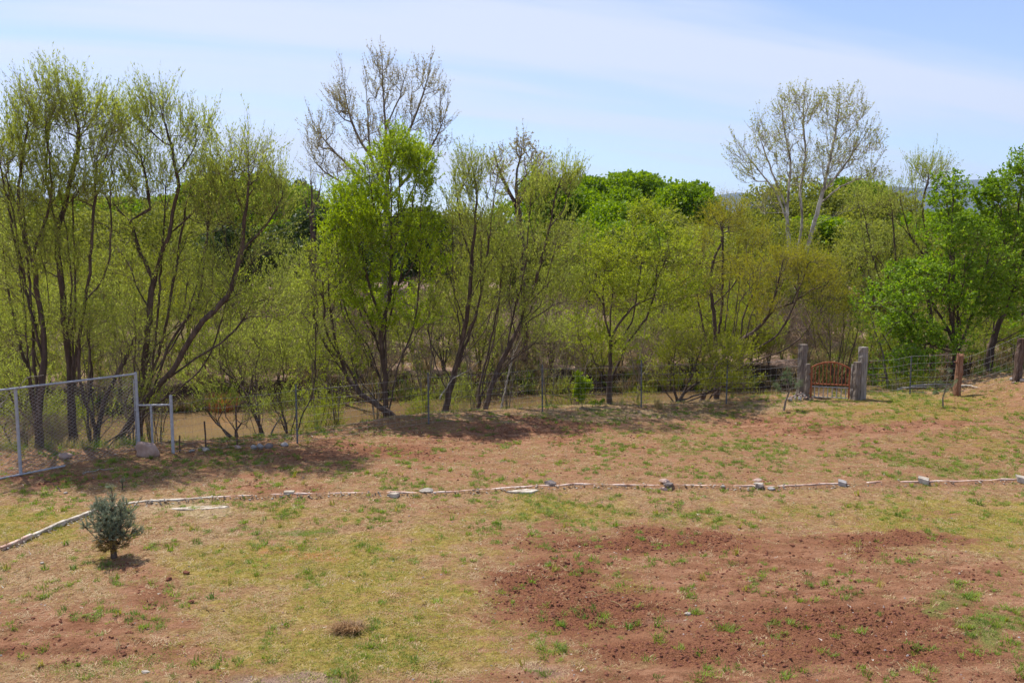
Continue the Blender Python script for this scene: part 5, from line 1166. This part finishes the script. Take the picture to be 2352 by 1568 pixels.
curve_thing('leaning_snag', [P(1152, 940, 26.3), P(1160, 895, 26.4), P(1172, 835, 26.5), P(1195, 780, 26.6)], .022, 'driftwood', 'second bleached stem crossing behind the first, right of the central willow', 'snag', seed=14)
curve_thing('dead_branch', [P(1010, 915, 25.0), P(1040, 870, 25.1), P(1075, 850, 25.2), P(1100, 830, 25.2)], .022, 'driftwood', 'bare grey branch stretching up right across the central willow trunks', 'branch', seed=15)

# ------------------------------------------------------------------ garden conifers, sapling, weeds
def conifer(name, label, cat, px, py, limbs, crowns, **kw):
    g = gpt(px, py); wood, crown = tree_meshes(kw.pop('seed'), [[np.array(q, float) for q in L] for L in limbs], [(np.array(c, float), r, n) for c, r, n in crowns], **kw)
    root = empty(name, tuple(g)); tag(root, label, cat); link('trunk', wood, root); link('crown', crown, root); return root
NB = dict(up=0.55, twig_n=4, twig_len=0.085, leaf_n=26, leaf_l=0.026, leaf_w=0.0028, leaf_mat='needle_blue', bark='bark_dark', twig='twig', spread=0.7, leaf_up=0.9, twig_r=.003, tip=.004, tip_leaf=0.0, twig_cut=5)
sp_l = [[(0, 0, -.05), (0.0, 0, .3), (.01, 0, .65), (0.005, 0, .98), (.0, 0, 1.10)]]
for k in range(9):
    a = k * 2.4; q = .16 + .1 * (k % 3); sp_l.append([(0, 0, .16 + .05 * k), (math.cos(a) * q * .7, math.sin(a) * q * .7, .22 + .06 * k), (math.cos(a) * q * 1.3, math.sin(a) * q * 1.3, .42 + .06 * k)])
sp_l.append([(0, 0, .15), (-.22, -.02, .25), (-.42, 0, .50)])
root = conifer('spruce_bush', 'small bushy blue-green spruce on the grass at lower left, browned at its base', 'spruce', 262, 1279, sp_l,
        [((.02, 0, .62), (.34, .32, .26), 230), ((0, 0, .84), (.24, .22, .16), 80), ((0, 0, .42), (.37, .34, .17), 130), ((-.42, 0, .5), (.06, .06, .07), 8), ((.42, 0, .42), (.07, .07, .08), 10), ((0, 0, 1.1), (.025, .03, .03), 5), ((.18, 0, .8), (.14, .15, .16), 40), ((-.16, 0, .78), (.14, .15, .16), 40)], seed=401, base_r=.034, shell=1.8, gaps=.15, **NB)
w2, c2 = tree_meshes(402, [[np.array([0, 0, -.02]), np.array([.01, 0, .15]), np.array([.0, 0, .3])]], [(np.array([0, 0, .25]), (.26, .26, .15), 170)], base_r=.012, **{**NB, 'leaf_mat': 'needle_brown', 'up': -0.1, 'leaf_n': 26})
link('dead_twigs', w2, root); link('dead_needles', c2, root)
PN = dict(up=0.5, twig_n=5, twig_len=0.09, leaf_n=30, leaf_l=0.065, leaf_w=0.003, leaf_mat='needle_green', bark='bark_grey', twig='twig_pale', spread=0.6, leaf_up=0.9, twig_r=.003, tip=.005, tip_leaf=0.0, twig_cut=2)
conifer('pine_sapling', 'leaning young pine sapling with soft green tufts left of the stone heap', 'pine sapling', 1800, 943,
        [[(0, 0, -.05), (.05, 0, .25), (.13, 0, .50), (.13, 0, .58)], [(.12, 0, .5), (.05, 0, .72), (-.06, .0, .85)], [(.13, 0, .55), (.20, .0, .66), (.27, 0, .66)], [(.12, 0, .52), (-.10, 0, .55), (-.22, 0, .66)], [(.1, 0, .6), (.08, 0, .9), (.06, 0, 1.15)], [(.2, 0, .64), (.35, 0, .62), (.42, 0, .72)]],
        [((.07, 0, 1.02), (.10, .1, .16), 9), ((.05, 0, .85), (.14, .12, .12), 9), ((-.22, 0, .72), (.12, .1, .12), 8), ((.40, 0, .76), (.12, .1, .14), 8), ((-.12, 0, .58), (.12, .1, .08), 5), ((.2, 0, .8), (.1, .1, .1), 5)], seed=411, base_r=.024, **PN)
conifer('pine_sapling', 'thin nearly bare pine sapling with a crooked stem left of the log post', 'pine sapling', 2166, 934,
        [[(0, 0, -.05), (-.01, 0, .25), (.06, 0, .5), (.09, 0, .8), (.11, 0, 1.0)], [(.06, 0, .5), (-.03, 0, .6), (-.09, 0, .62)], [(.07, 0, .52), (.2, 0, .58), (.30, 0, .64)], [(.0, 0, .38), (-.12, 0, .40), (-.16, 0, .38)]],
        [((.1, 0, 1.0), (.06, .06, .12), 4), ((-.2, 0, .38), (.10, .08, .05), 5), ((.31, 0, .66), (.05, .05, .04), 2), ((.12, 0, .40), (.08, .06, .05), 3)], seed=412, base_r=.016, **{**PN, 'leaf_n': 20, 'twig_n': 3})
conifer('pine_seedling', 'tiny bluish seedling on the grass above the spruce', 'seedling', 281, 1123, [[(0, 0, -.03), (0, 0, .1), (.0, 0, .19)]], [((0, 0, .16), (.06, .06, .05), 9)], seed=413, base_r=.008, **{**NB, 'leaf_n': 14, 'twig_len': .05})
conifer('ash_sapling', 'vivid light green leafy sapling at the wire fence, centre right', 'sapling', 1338, 936,
        [[(0, 0, -.05), (-.03, 0, .4), (-.05, 0, .8), (-.04, 0, 1.0)], [(-.02, 0, .2), (.08, 0, .5), (.10, 0, .85)]],
        [((-.07, 0, .55), (.16, .16, .42), 60), ((.12, 0, .72), (.13, .12, .22), 26), ((-.12, 0, .98), (.10, .1, .10), 12)], seed=414, base_r=.012, up=.2, twig_n=2, twig_len=.10, leaf_n=8, leaf_l=.085, leaf_w=.026, leaf_mat='leaf_bright', bark='twig', twig='twig', spread=.8, leaf_up=.1, quad=True, tip=.003)
conifer('leafy_weed', 'low vivid green weed at the wire fence right of the light green sapling', 'weed', 1368, 934,
        [[(0, 0, -.03), (0, 0, .1), (.0, 0, .16)]], [((0.02, 0, .12), (.18, .1, .07), 26), ((.2, 0, .16), (.08, .06, .05), 8)], seed=415, base_r=.006, up=.2, twig_n=2, twig_len=.06, leaf_n=7, leaf_l=.05, leaf_w=.018, leaf_mat='leaf_bright', bark='twig', twig='twig', spread=.8, quad=True, tip=.002)
def tuft_mesh(seed, n, h, spread, w, m, lie=0.0, curl=.5, name='tuft'):
    rng = np.random.default_rng(seed)
    a = rng.uniform(0, 6.28, n); q = spread * rng.random(n) ** .6; b = np.stack([np.cos(a) * q, np.sin(a) * q, np.full(n, -.006)], 1)
    l = h * rng.uniform(.5, 1.15, n); az = rng.uniform(0, 6.28, n) * .6 + a * .4; tilt = rng.uniform(.05, .65, n) + lie
    tilt = np.minimum(tilt, 1.45)
    d = np.stack([np.cos(az) * np.sin(tilt), np.sin(az) * np.sin(tilt), np.cos(tilt)], 1)
    t2 = np.minimum(tilt + curl, 1.62); d2 = np.stack([np.cos(az) * np.sin(t2), np.sin(az) * np.sin(t2), np.cos(t2)], 1)
    s = np.stack([-np.sin(az), np.cos(az), np.zeros(n)], 1) * (w * rng.uniform(.7, 1.2, n))[:, None]
    m1 = b + d * l[:, None] * .55; e = m1 + d2 * l[:, None] * .45
    e[:, 2] = np.maximum(e[:, 2], .004); m1[:, 2] = np.maximum(m1[:, 2], .004)
    V = np.stack([b - s, b + s, m1 + s * .7, m1 - s * .7, e], 1).reshape(-1, 3); k = np.arange(n)[:, None] * 5
    return np_mesh(name, V, [(k + np.array([[0, 1, 2, 3]]), 0), (k + np.array([[3, 2, 4]]), 0)], [M[m]])
o = link('dry_grass_clump', tuft_mesh(421, 120, .42, .13, .004, 'reed')); place(o, 1513, 938); tag(o, 'upright clump of straw-coloured dry grass on the crest below the wire fence', 'grass clump')
o = link('dry_grass_pile', tuft_mesh(422, 700, .20, .11, .003, 'straw_brown', lie=.75, curl=.7)); place(o, 803, 1449, .015); o.scale = (1.4, .9, 1.5); tag(o, 'small heap of raked brown dry grass on the turf near the bottom', 'grass pile')
o = link('dry_grass_clump', tuft_mesh(423, 500, .75, .35, .006, 'reed_orange')); gg = bankD(500); o.location = (((500 - CXP) / FPX) * (gg - .2), gg - .2, hz(((500 - CXP) / FPX) * gg, gg) + .1); o.scale = (1.5, 1, 1); tag(o, 'orange tinted dead grass clump hanging on the far bank edge', 'grass clump')
for i, (px, D, s) in enumerate([(190, 22.4, 1.2), (440, 21.6, .8), (1340, 33.5, 1.1), (2260, 27.3, 1.0), (2310, 26.8, 1.0), (1790, 33, .9)]):
    pass

# ------------------------------------------------------------------ turf, straw, clods and pebbles scattered on the ground
def scatter(name, label, pts, rot, scl, idx, sources):
    me = bpy.data.meshes.new(name); n = len(pts)
    me.vertices.add(n); me.vertices.foreach_set('co', pts.astype(np.float32).ravel())
    a = me.attributes.new('rot', 'FLOAT_VECTOR', 'POINT'); a.data.foreach_set('vector', rot.astype(np.float32).ravel())
    a = me.attributes.new('scl', 'FLOAT_VECTOR', 'POINT'); a.data.foreach_set('vector', scl.astype(np.float32).ravel())
    a = me.attributes.new('idx', 'INT', 'POINT'); a.data.foreach_set('value', idx.astype(np.int32))
    o = link(name, me); tag(o, label, kind='stuff')
    ng = bpy.data.node_groups.new(name, 'GeometryNodeTree')
    ng.interface.new_socket('Geometry', in_out='INPUT', socket_type='NodeSocketGeometry'); ng.interface.new_socket('Geometry', in_out='OUTPUT', socket_type='NodeSocketGeometry')
    N = ng.nodes; gi = N.new('NodeGroupInput'); go = N.new('NodeGroupOutput'); ip = N.new('GeometryNodeInstanceOnPoints'); jg = N.new('GeometryNodeJoinGeometry')
    for s in sources[::-1]:
        ob = bpy.data.objects.new(name + '_source', s); oi = N.new('GeometryNodeObjectInfo'); oi.inputs['Object'].default_value = ob; oi.inputs['As Instance'].default_value = True
        ng.links.new(oi.outputs['Geometry'], jg.inputs[0])
    def at(nm, typ):
        q = N.new('GeometryNodeInputNamedAttribute'); q.data_type = typ; q.inputs['Name'].default_value = nm; return q.outputs['Attribute']
    ng.links.new(gi.outputs[0], ip.inputs['Points']); ng.links.new(jg.outputs[0], ip.inputs['Instance']); ip.inputs['Pick Instance'].default_value = True
    ng.links.new(at('idx', 'INT'), ip.inputs['Instance Index']); ng.links.new(at('rot', 'FLOAT_VECTOR'), ip.inputs['Rotation']); ng.links.new(at('scl', 'FLOAT_VECTOR'), ip.inputs['Scale'])
    ng.links.new(ip.outputs[0], go.inputs[0])
    md = o.modifiers.new('scatter', 'NODES'); md.node_group = ng
    return o
rng = np.random.default_rng(99)
# the displaced ground, sampled bilinearly, so tufts sit on the real surface
def surf(x, y):
    i = np.clip(np.searchsorted(gx, x) - 1, 0, nx_ - 2); j = np.clip(np.searchsorted(gy, y) - 1, 0, ny_ - 2)
    fx = (x - gx[i]) / (gx[i + 1] - gx[i]); fy = (y - gy[j]) / (gy[j + 1] - gy[j]); Z = zz.reshape(ny_, nx_)
    return (Z[j, i] * (1 - fx) + Z[j, i + 1] * fx) * (1 - fy) + (Z[j + 1, i] * (1 - fx) + Z[j + 1, i + 1] * fx) * fy
def yard(n, y0=8.4, y1=27.5):
    y = rng.uniform(y0, y1, n * 2); x = rng.uniform(-1, 1, n * 2) * (0.66 * y + .6)
    keep = rng.random(n * 2) < (0.66 * y + .6) / (0.66 * y1 + .6)
    x = x[keep]; y = y[keep]; c = np.interp(x, CR[:, 0], CR[:, 1]); ey = np.interp(x, EX, EY)
    k = (y < c + 0.5) & ((y < ey - .08) | (y > ey + .08)); x = x[k]; y = y[k]; return x, y, surf(x, y)
def put(name, label, x, y, z, dens, smin, smax, sources, tilt=.15, sink=0.0, sz=None):
    k = rng.random(len(x)) < dens; x, y, z = x[k], y[k], z[k]; n = len(x)
    s = rng.uniform(smin, smax, n); scl = np.stack([s, s, s * (rng.uniform(.7, 1.2, n) if sz is None else sz)], 1)
    rot = np.stack([rng.normal(0, tilt, n), rng.normal(0, tilt, n), rng.uniform(0, 6.283, n)], 1)
    scatter(name, label, np.stack([x, y, z - sink], 1), rot, scl, rng.integers(0, len(sources), n), sources); print(name, n)
x, y, z = yard(150000); m = masks_at(x, y, z)
nclump = fbm(x * 2.2, y * 2.2, 301, 3); nfine = fbm(x * 6, y * 6, 311, 3)
soil = sstep(.3, .9, m['soil'] + (fbm(x * 1.6, y * 2.6, 321, 4) - .5) * 1.2)
ol = sstep(.25, .8, m['olive'] + (nclump - .5)); gr = m['green']
FG = [tuft_mesh(501 + k, 16, .032, .07, .0028, 'grass_olive', lie=.35, curl=.5) for k in range(3)]
ST = [tuft_mesh(511 + k, 14, .065, .09, .0026, 'straw', lie=1.0, curl=.3) for k in range(3)]
GT = [tuft_mesh(521 + k, 34, .065, .055, .0034, 'grass_green', lie=.2, curl=.5) for k in range(3)]
FGr = [tuft_mesh(531 + k, 16, .035, .07, .0028, 'grass_green', lie=.3, curl=.5) for k in range(2)]
put('turf', 'fine olive-yellow turf covering parts of the yard', x, y, z, np.clip(ol * .85 + .10, 0, 1) * (1 - soil * .9) * .8, .7, 1.3, FG)
put('straw', 'dead straw and thatch lying over the yard', x, y, z, np.clip(.30 + m['pale'] * .6 + (nfine - .5), 0, 1) * (1 - soil * .93) * .8, .5, 1.3, ST, tilt=.1)
put('green_turf', 'short fresh green turf in patches of the yard', x, y, z, np.clip(sstep(.45, .95, gr + (nclump - .5) * 1.5) * .8 + ol * .12 + .02, 0, 1) * (1 - soil * .75), .7, 1.3, FGr)
x, y, z = yard(26000); m = masks_at(x, y, z); nclump = fbm(x * 1.7, y * 1.7, 401, 3)
put('grass_tufts', 'scattered bright green grass tufts across the yard', x, y, z, sstep(.56, .70, nclump + m['green'] * .22 + .05 * (y > 15)) * .5 + sstep(.66, .85, fbm(x * 5, y * 5, 411, 2)) * .6, .6, 1.5, GT)
x, y, z = yard(110000); m = masks_at(x, y, z)
CL = [rock_mesh(601 + k, .022, .018, .013, 'clod', 1, .4, 'clod') for k in range(4)]
put('soil_clods', 'reddish clods of turned earth in the bare patches', x, y, z, np.clip(sstep(.35, .9, m['soil'] + (fbm(x * 2, y * 3, 421, 3) - .5) * .8) * .3 + sstep(.3, .7, m['till']) * .7, 0, 1), .4, 1.9, CL, tilt=.5, sink=.003)
x, y, z = yard(9000); m = masks_at(x, y, z)
PB = [rock_mesh(611 + k, .018, .014, .010, 'pebble', 1, .3, 'pebble') for k in range(3)]
put('pebbles', 'small pebbles strewn over the yard', x, y, z, .16 + m['gravel'] * .8, .5, 1.5, PB, tilt=.4)
LT = [tuft_mesh(621 + k, 3, .05, .02, .006, 'litter', lie=1.0, curl=.2) for k in range(2)]
put('pale_litter', 'pale dry leaf scraps strewn over the yard', x, y, z, .07, .5, 1.3, LT)
# reeds and weeds along the bank and under the fences
n = 2600; t = rng.random(n); xx_ = rng.uniform(-15, 19, n); cc = np.interp(xx_, CR[:, 0], CR[:, 1]); yy_ = cc + rng.uniform(-.1, 2.2, n)
k = rng.random(n) < sstep(.35, .7, fbm(xx_ * 1.1, yy_, 501, 3)) * (.25 + .75 * ((xx_ > 10.2) | (xx_ < -9)))
xx_, yy_ = xx_[k], yy_[k]; zt = surf(xx_, yy_); n = len(xx_)
RD = [tuft_mesh(631, 26, .30, .08, .004, 'grass_green'), tuft_mesh(632, 26, .34, .09, .004, 'reed'), tuft_mesh(633, 20, .22, .08, .004, 'grass_green')]
s = rng.uniform(.5, 1.2, n)
scatter('bank_grass', 'tall weeds and dry grass along the top of the river bank', np.stack([xx_, yy_, zt], 1), np.stack([rng.normal(0, .1, n), rng.normal(0, .1, n), rng.uniform(0, 6.28, n)], 1), np.stack([s, s, s], 1), rng.integers(0, 3, n), RD)
n = 5200; xx_ = rng.uniform(-24, 26, n); cc = np.interp(xx_, FB[:, 0], FB[:, 1]); q = rng.random(n); yy_ = cc + .1 + q * q * 9; zt = surf(xx_, yy_); s = rng.uniform(.8, 2.2, n)
k = rng.random(n) < sstep(.3, .6, fbm(xx_ * .6, yy_ * .6, 511, 3)); xx_, yy_, zt, s = xx_[k], yy_[k], zt[k], s[k]; n = len(xx_)
RD2 = [tuft_mesh(641, 26, .30, .12, .007, 'reed'), tuft_mesh(642, 24, .30, .12, .007, 'grass_green'), tuft_mesh(643, 30, .35, .16, .006, 'straw', lie=.3)]
scatter('far_bank_grass', 'dry grass and weeds covering the far bank', np.stack([xx_, yy_, zt], 1), np.stack([rng.normal(0, .1, n), rng.normal(0, .1, n), rng.uniform(0, 6.28, n)], 1), np.stack([s, s, s], 1), rng.integers(0, 3, n), RD2)

# taller broad-leaved weeds of mixed height
x, y, z = yard(1500); m = masks_at(x, y, z)
WD = [tuft_mesh(651, 22, .13, .05, .008, 'grass_green', lie=.1, curl=.7), tuft_mesh(652, 16, .17, .04, .006, 'grass_olive', lie=.1, curl=.4), tuft_mesh(653, 14, .2, .05, .004, 'straw', lie=.2, curl=.3)]
put('weeds', 'taller weeds of mixed height standing here and there in the yard', x, y, z, .18 + .5 * m['green'] + .25 * (y > 22), .4, 1.1, WD)
